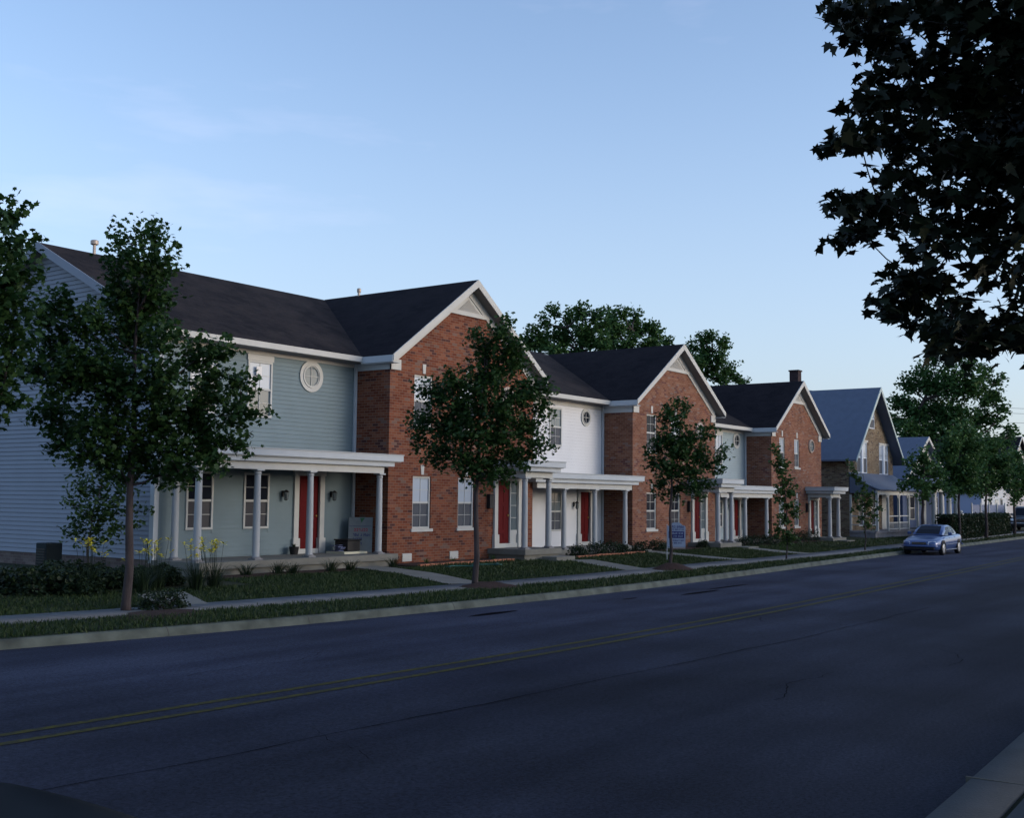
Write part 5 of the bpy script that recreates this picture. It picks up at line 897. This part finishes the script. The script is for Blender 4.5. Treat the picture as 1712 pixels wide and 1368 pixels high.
for i, (x, y, s, lab) in enumerate([(32.6, 20.9, .30, 'low round shrub left in front of the white wing porch'), (33.9, 21.0, .38, 'low round shrub in front of the second column of the white wing porch'), (34.9, 21.0, .36, 'low round shrub in front of the third column of the white wing porch'), (35.6, 21.0, .30, 'low shrub below the red door of the white wing'),
        (36.9, 21.0, .32, 'clipped round shrub at the right end of the white wing porch'), (38.9, 21.4, .32, 'round shrub at the left foot of the middle brick gable'), (39.6, 21.4, .22, 'tiny shrub under the left window of the middle brick gable'), (42.4, 21.2, .25, 'tiny green shrub left of the middle portico'),
        (46.0, 21.0, .36, 'low dark shrub left in front of the pale blue wing porch'), (47.0, 21.0, .36, 'low dark shrub second from the left in front of the pale blue wing porch'), (48.2, 21.0, .34, 'low dark shrub third from the left in front of the pale blue wing porch'), (49.2, 21.0, .32, 'low dark shrub at the right in front of the pale blue wing porch'),
        (51.8, 21.4, .40, 'low green shrub at the left foot of the farthest brick gable'), (53.2, 21.4, .45, 'low green shrub in the middle of the farthest brick gable'), (54.5, 21.4, .45, 'low green shrub beside the farthest portico')]):
    shrub('shrub', x, y, s*1.25, s, s*1.25, lab, size=.055, n=900, seed=70+i, group='foundation shrubs along the townhouses')
for i, (x, lab) in enumerate([(25.5, 'small plant under the left window of the nearest brick gable'), (26.7, 'small plant between the windows of the nearest brick gable'), (27.9, 'small plant under the right window of the nearest brick gable'), (28.7, 'small plant beside the nearest portico deck')]):
    clump('small_plant', x, 21.5, .26, .22, 30, lab, seed=90+i, m=M_leafy, group='small plants in the bed of the nearest brick gable')
# brick edging of the beds
M_edge = mat('edging_brick', (.36, .15, .09), .9, noise=.25, nscale=6)
def edging(pts, label):
    O = (pts[0][0], pts[0][1], gz(*pts[0])); mb = MB(O); rr = random.Random(4)
    for i in range(len(pts)-1):
        (ax, ay), (bx, by) = pts[i], pts[i+1]; l_ = math.hypot(bx-ax, by-ay); n = int(l_/.22); dx, dy = (bx-ax)/l_, (by-ay)/l_
        for k in range(n):
            x, y = ax+dx*(k+.5)*l_/n, ay+dy*(k+.5)*l_/n; z = gz(x, y); a = .095; b = .05; h_ = .06+.02*rr.random()
            c = [(x+sx*a*dx-sy*b*dy, y+sx*a*dy+sy*b*dx) for sx, sy in ((-1, -1), (1, -1), (1, 1), (-1, 1))]
            mb.add([(p[0], p[1], z-.02) for p in c]+[(p[0], p[1], z+h_) for p in c], [(4, 5, 6, 7), (0, 1, 5, 4), (1, 2, 6, 5), (2, 3, 7, 6), (3, 0, 4, 7)])
    tag(mb.build('brick_edging', M_edge), label, 'edging')
edging([(24.4, 20.85), (28.9, 20.85)], 'row of bricks edging the bed under the nearest brick gable')
edging([(32.0, 20.55), (36.8, 20.75)], 'row of bricks edging the bed in front of the white wing porch')
mound(21.05, 15.95, .8, .12, 'reddish mulch mound round the maple in front of the nearest brick gable')
mound(30.0, 16.0, .75, .2, 'mulch mound round the thin maple beside the yard sign')
mound(12.5, 16.4, .9, .05, 'flat leaf litter and mulch at the foot of the nearest maple')
# ---- clipped hedge
for i, (xa, xb, lab) in enumerate([(64.6, 67.6, 'clipped box hedge left of the pale post, nearest part'), (68.3, 74.5, 'clipped box hedge between the two pale posts'), (75.2, 82.2, 'clipped box hedge ending beside the dark van')]):
    rng = np.random.default_rng(200+i); n = int((xb-xa)*1100); u_ = rng.uniform(0, 1, (n, 3)); face = rng.integers(0, 4, n)
    y0_ = 17.3+.062*(xa-64); dy = (xb-xa)*.062
    P = np.stack([xa+(xb-xa)*u_[:, 0], u_[:, 1]*1.0, u_[:, 2]*1.28], 1); P[face == 0, 1] = rng.normal(0, .05, (face == 0).sum()); P[face == 1, 1] = rng.normal(0, .05, (face == 1).sum()); P[face == 2, 2] = 1.28+rng.normal(0, .04, (face == 2).sum()); P[face == 3, 0] = xa+rng.normal(0, .05, (face == 3).sum())
    P[:, 1] += y0_+.0+dy*(P[:, 0]-xa)/(xb-xa); P[:, 2] += .22
    V, F, ti = leaves(rng, P, .10, SIMPLE); O = (xa, y0_, .22); hd = empty('hedge', O, lab, 'hedge', 'clipped hedge along the pavement')
    raw('foliage', V, F, ti, [M_leafd], O, hd)
    MB(O).add([(xa+.1, y0_+.12, .2), (xb-.1, y0_+dy+.12, .2), (xb-.1, y0_+dy+.9, .2), (xa+.1, y0_+.9, .2), (xa+.1, y0_+.12, 1.4), (xb-.1, y0_+dy+.12, 1.4), (xb-.1, y0_+dy+.9, 1.4), (xa+.1, y0_+.9, 1.4)], [(4, 5, 6, 7), (0, 1, 5, 4), (1, 2, 6, 5), (2, 3, 7, 6), (3, 0, 4, 7)]).build('inner_twigs', M_mulch, hd)
for x, lab in ((67.95, 'pale square post between the first two hedge parts'), (74.85, 'pale square post between the last two hedge parts')):
    y = 17.6+.062*(x-64); O = (x, y, .2); mb = MB(O); mb.box(x-.09, x+.09, y-.09, y+.09, .2, 1.55); mb.box(x-.12, x+.12, y-.12, y+.12, 1.55, 1.62); mb.lathe(x, y, [(.04, 1.62), (.10, 1.68), (.10, 1.74), (.03, 1.80)], 10)
    tag(mb.build('gate_post', M_trim), lab, 'post')
# ---- grass blades over the lawn and the verge (nobody could count them)
def grass():
    rng = np.random.default_rng(77); Ps = []
    def area(n, xa, xb, ya, yb, pw=1.0):
        u_ = rng.uniform(0, 1, n)**pw; x = xa+(xb-xa)*u_; y = rng.uniform(ya, yb, n); return x, y
    xs, ys = [], []
    for n, xa, xb, ya, yb in ((90000, 7, 24, 14.2, 22), (90000, 24, 50, 14.2, 22), (26000, 50, 85, 15, 22)):
        x, y = area(n, xa, xb, ya, yb); xs.append(x); ys.append(y)
    x = np.concatenate(xs); y = np.concatenate(ys)
    e = np.interp(x, [a for a, b in EDGE], [b for a, b in EDGE]); s = np.interp(x, [a for a, b in SWF], [b for a, b in SWF])
    ok = (y > e+.16+rng.normal(0, .03, len(x))) & ((y < s-.0+rng.normal(0, .035, len(x))) | (y > s+1.09-rng.normal(0, .03, len(x))))
    ok &= ~((x > 17.3) & (x < 24.35) & (y > 20.75+rng.normal(0, .08, len(x)))) & ~((x > 24.3) & (y > 20.9)) & ~((x > 31.5) & (x < 38.2) & (y > 20.6)) & ~((x > 44.8) & (x < 51.2) & (y > 20.8)) & ~((x > 29.8) & (x < 31) & (y > 19.9)) & ~((x > 12.0) & (x < 17.3) & (y > 19.6+.2*(16-x)))
    for wv in WALKS[:5]:
        for i in range(len(wv)-1):
            (ax, ay), (bx, by) = wv[i], wv[i+1]; l2 = (bx-ax)**2+(by-ay)**2; t = np.clip(((x-ax)*(bx-ax)+(y-ay)*(by-ay))/l2, 0, 1); dd = np.hypot(x-ax-t*(bx-ax), y-ay-t*(by-ay)); ok &= dd > .475+rng.normal(0, .02, len(x))
    for mx_, my_, r in ((21.05, 15.95, .9), (30, 16, .85), (12.5, 16.4, .6)): ok &= (((x-mx_)/1.25)**2+((y-my_)/.8)**2) > (r*rng.uniform(.7, 1.05, len(x)))**2
    x, y = x[ok], y[ok]; e = e[ok]; n = len(x)
    z = .135+.05*np.minimum(1, (y-e)/1.4)+.115*np.clip((y-e-2.8)/4, 0, 1)
    patch = .5+.5*np.sin(x*1.3+np.sin(y*2.1)*1.5)*np.cos(y*1.7+x*.6)
    h = rng.uniform(.035, .085, n)*(.75+.5*patch); a = rng.uniform(0, 2*np.pi, n); wd = rng.uniform(.006, .014, n)*(1+x/45); ln = rng.normal(0, .4, (n, 2))*h[:, None]
    V = np.zeros((n, 3, 3)); V[:, 0] = np.stack([x-wd*np.cos(a), y-wd*np.sin(a), z-.01], 1); V[:, 1] = np.stack([x+wd*np.cos(a), y+wd*np.sin(a), z-.01], 1); V[:, 2] = np.stack([x+ln[:, 0], y+ln[:, 1], z+h], 1)
    ti = np.repeat(np.clip(.25+.4*patch+rng.normal(0, .2, n), 0, 1), 3)
    o = raw('grass', V.reshape(-1, 3), np.arange(n*3).reshape(n, 3), ti, [M_grass], (0, 0, 0)); tag(o, 'short mown grass on the lawns and the verge', 'grass', kind='stuff')
grass()
# ------------------------------------------------------------------ cars
def sedan(name, label, x, y, rz, paint, zoff=0, group=None, van=False):
    """local frame: front towards -X, length along X, z up"""
    O = (0, 0, 0); t = empty(name, (x, y, zoff), label, 'van' if van else 'car', group); t.rotation_euler = (0, 0, rz)
    def fin(o):
        o.parent = t; o.location = (0, 0, 0); return o
    if not van:
        #     x,     zlow,  zshould, ztop(crown), halfwidth
        st = [(-2.38, .42, .52, .54, .52), (-2.34, .28, .60, .63, .72), (-2.22, .22, .66, .70, .80), (-1.95, .20, .72, .77, .865), (-1.5, .18, .80, .86, .885), (-1.1, .18, .84, .915, .89), (-.9, .18, .86, .94, .89), (0, .18, .88, .95, .90),
              (1.0, .18, .90, .97, .895), (1.45, .20, .92, .99, .885), (1.95, .24, .93, .99, .86), (2.25, .28, .90, .965, .80), (2.36, .34, .82, .86, .70), (2.40, .44, .70, .72, .55)]
    else:
        st = [(-2.45, .45, .75, .80, .6), (-2.42, .32, .90, .96, .86), (-2.2, .28, .98, 1.04, .93), (-1.5, .28, 1.02, 1.10, .95), (0, .28, 1.05, 1.12, .96), (1.5, .28, 1.06, 1.12, .96), (2.3, .30, 1.06, 1.12, .94), (2.42, .36, 1.0, 1.06, .86)]
    mb = MB(); n = 14
    for sx, zl, zs, zt, hw in st:
        ring = [(0, zl), (hw*.75, zl), (hw*.93, zl+.04), (hw*1.0, zl+(zs-zl)*.45), (hw*.99, zl+(zs-zl)*.75), (hw*.94, zs), (hw*.72, zs+(zt-zs)*.75), (0, zt)]
        for yy, zz in ring: mb.v.append((sx, -yy, zz))
        for yy, zz in reversed(ring[1:-1]): mb.v.append((sx, yy, zz))
    for i in range(len(st)-1):
        for k in range(n): mb.f.append((i*n+k, i*n+(k+1) % n, (i+1)*n+(k+1) % n, (i+1)*n+k)); mb.m.append(0)
    mb.f += [tuple(range(n-1, -1, -1)), tuple(range((len(st)-1)*n, len(st)*n))]; mb.m += [0, 0]
    body = fin(mb.build('body', paint, None, smooth='all')); md = body.modifiers.new('s', 'SUBSURF'); md.levels = md.render_levels = 2
    # greenhouse
    mb = MB(); m = 10
    if not van: gs = [(-1.02, .93, .93, .70, .70), (-.62, .92, 1.16, .74, .66), (-.22, .92, 1.345, .76, .60), (.15, .92, 1.395, .77, .585), (.62, .93, 1.395, .77, .58), (1.02, .93, 1.345, .76, .58), (1.42, .95, 1.16, .72, .62), (1.74, .97, .975, .66, .66)]
    else: gs = [(-1.5, 1.08, 1.08, .80, .80), (-.95, 1.08, 1.70, .86, .74), (-.6, 1.08, 1.80, .87, .72), (2.0, 1.08, 1.80, .87, .72), (2.38, 1.04, 1.74, .84, .70), (2.40, 1.04, 1.10, .82, .8)]
    for sx, zb, zt, wb, wt in gs:
        ring = [(wb, zb), (wb*.5+wt*.5+.01, (zb+zt)/2), (wt, zt-.05*(zt-zb)), (wt*.82, zt), (0, zt+.012)]
        for yy, zz in ring: mb.v.append((sx, -yy, zz))
        for yy, zz in reversed(ring[:-1]): mb.v.append((sx, yy, zz))
    m = 9
    for i in range(len(gs)-1):
        for k in range(m-1): mb.f.append((i*m+k, i*m+k+1, (i+1)*m+k+1, (i+1)*m+k)); mb.m.append(0)
    mb.f += [tuple(range(m-1, -1, -1)), tuple(range((len(gs)-1)*m, len(gs)*m))]; mb.m += [0, 0]
    fin(mb.build('roof', paint, None, smooth='all'))
    gl = M_pane_dark; e = .008
    def pt(i, f_, k):   # point on greenhouse between station i and i+1
        sx, zb, zt, wb, wt = [a*(1-f_)+b*f_ for a, b in zip(gs[i], gs[i+1])]
        return sx, zb, zt, wb, wt
    # windscreen and rear window follow the slope
    def slopeglass(ids, nm, d):
        mb = MB(); rows = []
        for i, f_ in ids:
            sx, zb, zt, wb, wt = pt(i, f_, 0); w_ = wt*.80; rows.append([(sx+d*.012, q*w_, zt+.012+.006*(1-abs(q))) for q in (-1, -.5, 0, .5, 1)])
        for a, b in zip(rows[:-1], rows[1:]):
            for k in range(4): mb.quad(a[k], a[k+1], b[k+1], b[k])
        return fin(mb.build(nm, gl, None, smooth='all'))
    if not van: slopeglass([(0, .12), (0, .55), (1, 0), (1, .5), (1, .93)], 'windscreen', -1); slopeglass([(5, .12), (5, .6), (6, .1), (6, .55), (6, .85)], 'rear_window', 1)
    else: slopeglass([(0, .08), (0, .5), (0, .92)], 'windscreen', -1); mb = MB(); mb.quad((2.405, -.68, 1.2), (2.405, .68, 1.2), (2.405, .62, 1.66), (2.405, -.62, 1.66)); fin(mb.build('rear_window', gl))
    def sideglass(s, pts_):
        mb = MB(); vs = []
        for sx, h_ in pts_:
            for i in range(len(gs)-1):
                if gs[i][0] <= sx <= gs[i+1][0]:
                    f_ = (sx-gs[i][0])/(gs[i+1][0]-gs[i][0]); _, zb, zt, wb, wt = pt(i, f_, 0); z = zb+(zt-zb)*h_; w_ = wb+(wt-wb)*h_+.014+.012*(1-abs(2*h_-1)); vs.append((sx, s*w_, z)); break
        mb.quad(*vs); fin(mb.build('side_window', gl))
    for s in (-1, 1):
        if not van:
            sideglass(s, [(-.70, .10), (.10, .08), (.10, .86), (-.12, .84)]); sideglass(s, [(.18, .08), (.86, .10), (.86, .86), (.18, .86)]); sideglass(s, [(.94, .12), (1.28, .2), (1.02, .80), (.94, .84)])
        else:
            sideglass(s, [(-.98, .1), (-.2, .1), (-.2, .85), (-.8, .85)]); sideglass(s, [(-.1, .1), (1.0, .1), (1.0, .85), (-.1, .85)]); sideglass(s, [(1.1, .1), (2.1, .1), (2.1, .85), (1.1, .85)])
    # wheels
    wx = (-1.42, 1.33) if not van else (-1.55, 1.5); R_ = .315 if not van else .36
    for X_ in wx:
        for s in (-1, 1):
            yo = s*.885 if not van else s*.95
            mb = MB(); k = 24
            mb.v = [(X_+.37*math.cos(2*math.pi*i/k), yo*1.004 if 0 else s*(abs(yo)+.012), R_+.03+.37*math.sin(2*math.pi*i/k)) for i in range(k) if math.sin(2*math.pi*i/k) > -.45]
            mb.f = [tuple(range(len(mb.v)))]; mb.m = [0]; fin(mb.build('wheel_arch', M_dark))
            mb = MB(); prof = [(R_*.66, .02), (R_*.96, .0), (R_, .03), (R_, .17), (R_*.95, .2), (R_*.4, .2)]
            for r_, d_ in prof:
                for i in range(24): a = 2*math.pi*i/24; mb.v.append((X_+r_*math.cos(a), yo+s*(.035-d_), R_+r_*math.sin(a)))
            for j in range(len(prof)-1):
                for i in range(24): mb.f.append((j*24+i, j*24+(i+1) % 24, (j+1)*24+(i+1) % 24, (j+1)*24+i)); mb.m.append(0)
            wh_ = fin(mb.build('wheel', mat('tyre_rubber', (.018, .018, .02), .85), None, smooth='all'))
            mb = MB(); prof = [(R_*.67, .0), (R_*.62, -.015), (R_*.30, -.03), (R_*.10, -.035)]
            for r_, d_ in prof:
                for i in range(24): a = 2*math.pi*i/24; mb.v.append((X_+r_*math.cos(a), yo+s*(.02-d_*.4), R_+r_*math.sin(a)))
            for j in range(len(prof)-1):
                for i in range(24):
                    mb.f.append((j*24+i, j*24+(i+1) % 24, (j+1)*24+(i+1) % 24, (j+1)*24+i)); mb.m.append(1 if (j == 1 and i % 5 in (2,)) else 0)
            mb.f.append(tuple(range(3*24, 4*24))); mb.m.append(0)
            rm = mb.build('rim', [mat('silver_rim', (.55, .56, .58), .35, metal=.6), M_dark], None, smooth='all'); rm.parent = wh_
    # lamps, grille, bumpers, mirrors, plate
    z1 = .0 if not van else .25
    for s in (-1, 1):
        mb = MB(); y0_, y1_ = s*.42, s*.76; fx = (-2.335, -2.345, -2.19) if not van else (-2.46, -2.46, -2.36)
        mb.quad((fx[0]-.05, y0_, .50+z1), (fx[2]-.07, y1_, .51+z1), (fx[2]-.03, y1_, .66+z1), (fx[0]-.01, y0_, .64+z1)); fin(mb.build('headlight', mat('headlight_lens', (.75, .78, .82), .08, spec=1.0, coat=1)))
        mb = MB(); rx = (2.385, 2.30) if not van else (2.44, 2.38)
        mb.quad((rx[0]+.02, s*.40, .70+z1), (rx[1]+.02, s*.78, .70+z1), (rx[1], s*.78, .84+z1), (rx[0], s*.40, .84+z1)); fin(mb.build('tail_light', mat('red_lens', (.35, .01, .01), .2)))
        mb = MB(); mx_ = -.62 if not van else -.9; zz = .93 if not van else 1.15
        mb.box(mx_, mx_+.10, min(s*.88, s*1.06), max(s*.88, s*1.06), zz, zz+.13); fin(mb.build('mirror', paint, None, bevel=.02))
        mb = MB(); mb.tube([(-1.0, s*.905, .50+z1), (.95, s*.915, .52+z1)], [.014, .014], 6); mb.tube([(-1.02, s*.89, .25+z1), (.95, s*.89, .25+z1)], [.02, .02], 6); fin(mb.build('side_moulding', mat('trim_blue_grey', (.25, .28, .34), .5)))
        mb = MB(); mb.box(.33, .46, min(s*.915, s*.93), max(s*.915, s*.93), .80+z1, .825+z1); mb.box(-.55+.0, -.42, min(s*.905, s*.925), max(s*.905, s*.925), .79+z1, .815+z1); fin(mb.build('door_handle', M_dark))
    mb = MB(); fx = -2.385 if not van else -2.475; mb.box(fx, fx+.05, -.34, .34, .50+z1, .60+z1); fin(mb.build('grille', M_dark, None, bevel=.01))
    mb = MB(); mb.box(fx-.012, fx, -.32, .32, .545+z1, .557+z1); mb.box(fx-.012, fx, -.33, .33, .60+z1, .612+z1); fin(mb.build('grille_bar', mat('chrome', (.6, .6, .62), .2, metal=1)))
    mb = MB(); mb.box(fx-.02, fx+.10, -.70, .70, .27+z1*.5, .37+z1*.5); fin(mb.build('lower_intake', M_dark, None, bevel=.02))
    mb = MB(); pts_ = [(-2.25, -.84), (-2.38, -.70), (-2.43, -.35), (-2.445, 0), (-2.43, .35), (-2.38, .70), (-2.25, .84)]; dx = 0 if not van else -.07
    mb.tube([(a+dx, b, .425+z1*.6) for a, b in pts_], [.035]*7, 8); fin(mb.build('bumper', paint if not van else MATS['chrome'], None, smooth='all'))
    mb = MB(); mb.tube([(-a-dx+.0, b, .45+z1*.6) for a, b in pts_], [.035]*7, 8); fin(mb.build('bumper', paint if not van else MATS['chrome'], None, smooth='all'))
    return t
def paint(name, c, rough=.28, metal=.45):
    return mat(name, c, rough, spec=.5, metal=metal, coat=.8)
pc = sedan('parked_car', 'blue sedan parked at the far kerb, seen from the front', 51.5, 14.72, R(.5), paint('blue_silver_paint', (.035, .075, .22), .35, .2))
pc.scale = (.88, .88, .90)
sedan('parked_car', 'dark car at the bottom left corner, only the end of its boot showing', .66, 4.33, R(0), mat('black_paint', (.001, .0015, .005), .35, spec=.03))
sedan('parked_van', 'dark van with pale bumper parked at the far right edge past the hedge', 93.0, 19.6, R(2), paint('dark_grey_paint', (.04, .05, .07)), zoff=.2, van=True)
# ------------------------------------------------------------------ yard sign
def squiggles(mb, x, y0, y1, z, h, rr, face, words=(3, 5)):
    """worn, unreadable lettering: rows of short strokes"""
    y = y0
    while y < y1-.01:
        for k in range((rr.randint(*words))):
            w_ = h*.62
            if y+w_ > y1: break
            t = h*.2
            mb.box(x, x+.002, y, y+t, z, z+h)
            if rr.random() < .7: mb.box(x, x+.002, y+t, y+w_, z+h*(1-.22), z+h)
            if rr.random() < .6: mb.box(x, x+.002, y+t, y+w_, z, z+h*.2)
            if rr.random() < .5: mb.box(x, x+.002, y+w_-t, y+w_, z+h*.2, z+h*.78)
            y += w_*1.35
        y += h*.5
M_signw = mat('sign_white', (.26, .32, .44), .6, noise=.05, nscale=8); M_signb = mat('sign_navy', (.012, .016, .12), .5)
def yard_sign():
    O = (33.6, 17.75, .27); t = empty('yard_sign', O, 'white yard sign with a navy band of pale lettering beside the thin maple', 'sign')
    w2 = .29; zb, zt = .68, 1.38; mb = MB()
    n = 8; prof = [(-w2, zb), (w2, zb), (w2, zt-.02), (w2*.62, zt+.02)]+[(w2*.6*math.cos(a), zt+.02+.08*math.sin(a)) for a in [math.pi*k/n for k in range(1, n)]]+[(-w2*.62, zt+.02), (-w2, zt-.02)]
    mb.prismX([(a, b-.27) for a, b in prof], -.012, .0); b = mb.build('board', M_signw, t)
    rr = random.Random(8); mb = MB(); mb.box(-.015, -.0122, -w2*.86, w2*.86, .70, .92); bn = mb.build('navy_band', M_signb, b)
    mb = MB(); squiggles(mb, -.018, -w2*.74, w2*.76, .825, .062, rr, 0); squiggles(mb, -.018, -w2*.70, w2*.5, .735, .05, rr, 0); mb.build('band_lettering', M_signw, b)
    mb = MB(); squiggles(mb, -.0148, -w2*.80, w2*.8, 1.03, .07, rr, 0); squiggles(mb, -.0148, -w2*.8, w2*.8, 0.955, .045, rr, 0); mb.build('top_lettering', M_signb, b)
    mb = MB(); squiggles(mb, -.0148, -w2*.82, w2*.8, .60, .045, rr, 0, (2, 7)); squiggles(mb, -.0148, -w2*.55, w2*.5, .52, .045, rr, 0, (3, 4)); mb.build('bottom_lettering', M_signb, b)
    mb = MB(); mb.box(0.0, .02, w2-.0, w2+.02, 0, 1.15); mb.box(0.0, .02, -w2, w2, .37, .385); mb.build('legs', mat('painted_steel', (.5, .52, .55), .5), t)
    t.rotation_euler = (0, 0, R(28)); return t
yard_sign()
# ------------------------------------------------------------------ things on the nearest porch
def porch_things():
    O = (24.05, 22.75, .63); t = empty('display_board', O, 'tall pale printed board leaning against the brick wall on the nearest porch', 'board')
    mb = MB(); mb.box(-.012, 0, -.34, .34, 0, 1.0); mb.build('panel', mat('board_print', (.15, .18, .20), .6, noise=.08, nscale=6), t)
    rr = random.Random(3); mb = MB(); squiggles(mb, -.016, -.20, .22, .60, .08, rr, 0, (7, 8)); mb.build('red_lettering', mat('red_print', (.30, .02, .05), .6), t)
    mb = MB(); squiggles(mb, -.016, -.28, .26, .46, .07, rr, 0, (4, 6)); squiggles(mb, -.016, -.05, .26, .34, .07, rr, 0, (4, 6)); squiggles(mb, -.016, -.05, .26, .22, .06, rr, 0, (4, 6)); mb.box(-.016, -.013, -.31, .31, .74, .75); mb.build('navy_lettering', M_signb, t)
    mb = MB(); mb.prismX([(-.12, .98), (.02, .98), (-.02, .84)], -.016, -.013); mb.build('green_mark', mat('green_print', (.03, .12, .06), .6), t)
    t.rotation_euler = (0, R(8), R(38))
    O = (23.55, 22.7, .63); mb = MB(O); mb.box(23.25, 23.75, 22.45, 22.95, .69, .98); mb.box(23.22, 23.78, 22.42, 22.98, .98, 1.02); tag(mb.build('storage_crate', M_dark, bevel=.02), 'black crate in front of the printed board on the nearest porch', 'crate')
    O = (23.35, 22.6, .63); mb = MB(O); mb.box(22.95, 23.85, 22.28, 22.98, .63, .688); tag(mb.build('porch_mat', mat('pale_board', (.50, .49, .38), .8)), 'pale low board under the black crate on the nearest porch', 'board')
    O = (23.05, 22.7, .69); mb = MB(O)
    rr = random.Random(2)
    for k in range(9):
        x_, y_ = 23.0+rr.random()*.2, 22.5+rr.random()*.35; mb.box(x_-.09, x_+.09, y_-.07, y_+.07, .69+.02*k, .708+.02*k)
    tag(mb.build('paper_pile', mat('blue_grey_paper', (.10, .12, .22), .8)), 'low dark blue pile left of the black crate on the nearest porch', 'pile')
    O = (21.86, 23.1, .63); mb = MB(O); mb.lathe(21.86, 23.1, [(.10, .63), (.13, .80), (.14, .84), (.12, .84)], 14); pt_ = empty('flower_pot', O, 'dark plant pot left of the nearest red door', 'pot'); mb.build('pot', M_dark, pt_, smooth=True)
    rng = np.random.default_rng(4); V, F, T = blades(rng, 21.86, 23.1, .82, 26, .16, .14); raw('plant', np.array(V), np.array(F), np.array(T), [M_leafd], O, pt_)
porch_things()
# air conditioner at the gable wall
O = (16.6, 26.2, .35); a = empty('air_conditioner', O, 'small grey-green cooling unit beside the pale gable wall', 'cooling unit')
mb = MB(O); mb.box(16.35, 16.8, 26.0, 26.45, .35, .98); mb.build('case', mat('unit_green', (.014, .022, .026), .9), a, bevel=.02)
mb = MB(O)
for k in range(7): mb.box(16.335, 16.35, 26.04, 26.41, .42+k*.065, .45+k*.065)
mb.build('louvre', M_dark, a)
# hose on the lawn, small pale board by the yard sign
O = (25.6, 19.8, .24); mb = MB(O); pts = [(24.6+.12*k, 19.9+.25*math.sin(k*.7)+.1*math.sin(k*1.9), gz(25, 19.8)+.06) for k in range(22)]; mb.tube(pts, [.018]*22, 6); tag(mb.build('garden_hose', mat('green_hose', (.03, .12, .11), .5), smooth='all'), 'thin green hose lying on the lawn under the nearest brick gable', 'hose')
# utility wires, hung between poles beyond the right edge and behind the trees
def pole(x, y, h, label):
    O = (x, y, 0); t = empty('utility_pole', O, label, 'pole'); MB(O).tube([(x, y, 0), (x, y, h)], [.16, .11], 10).build('shaft', M_bark, t); MB(O).box(x-.06, x+.06, y-1.1, y+1.1, h-.9, h-.78).build('crossarm', M_bark, t)
pole(104, 44, 13.6, 'utility pole hidden behind the tall shade tree'); pole(150, 20, 13.6, 'utility pole beyond the right edge carrying the wires')
for i, (dy, z) in enumerate(((-1, 13.0), (1, 12.6), (0, 11.5), (0, 9.3))):
    pts = [(104+46*k/12, (44+dy)*(1-k/12)+(20+dy)*k/12, z-.6*math.sin(math.pi*k/12)) for k in range(13)]; mb = MB(pts[0]); mb.tube(pts, [.02]*13, 5)
    tag(mb.build('utility_wire', M_dark), ['topmost utility wire at the right edge of the sky', 'second utility wire from the top at the right edge', 'third utility wire from the top at the right edge', 'lowest utility wire at the right edge of the sky'][i], 'wire', 'utility wires at the right edge')
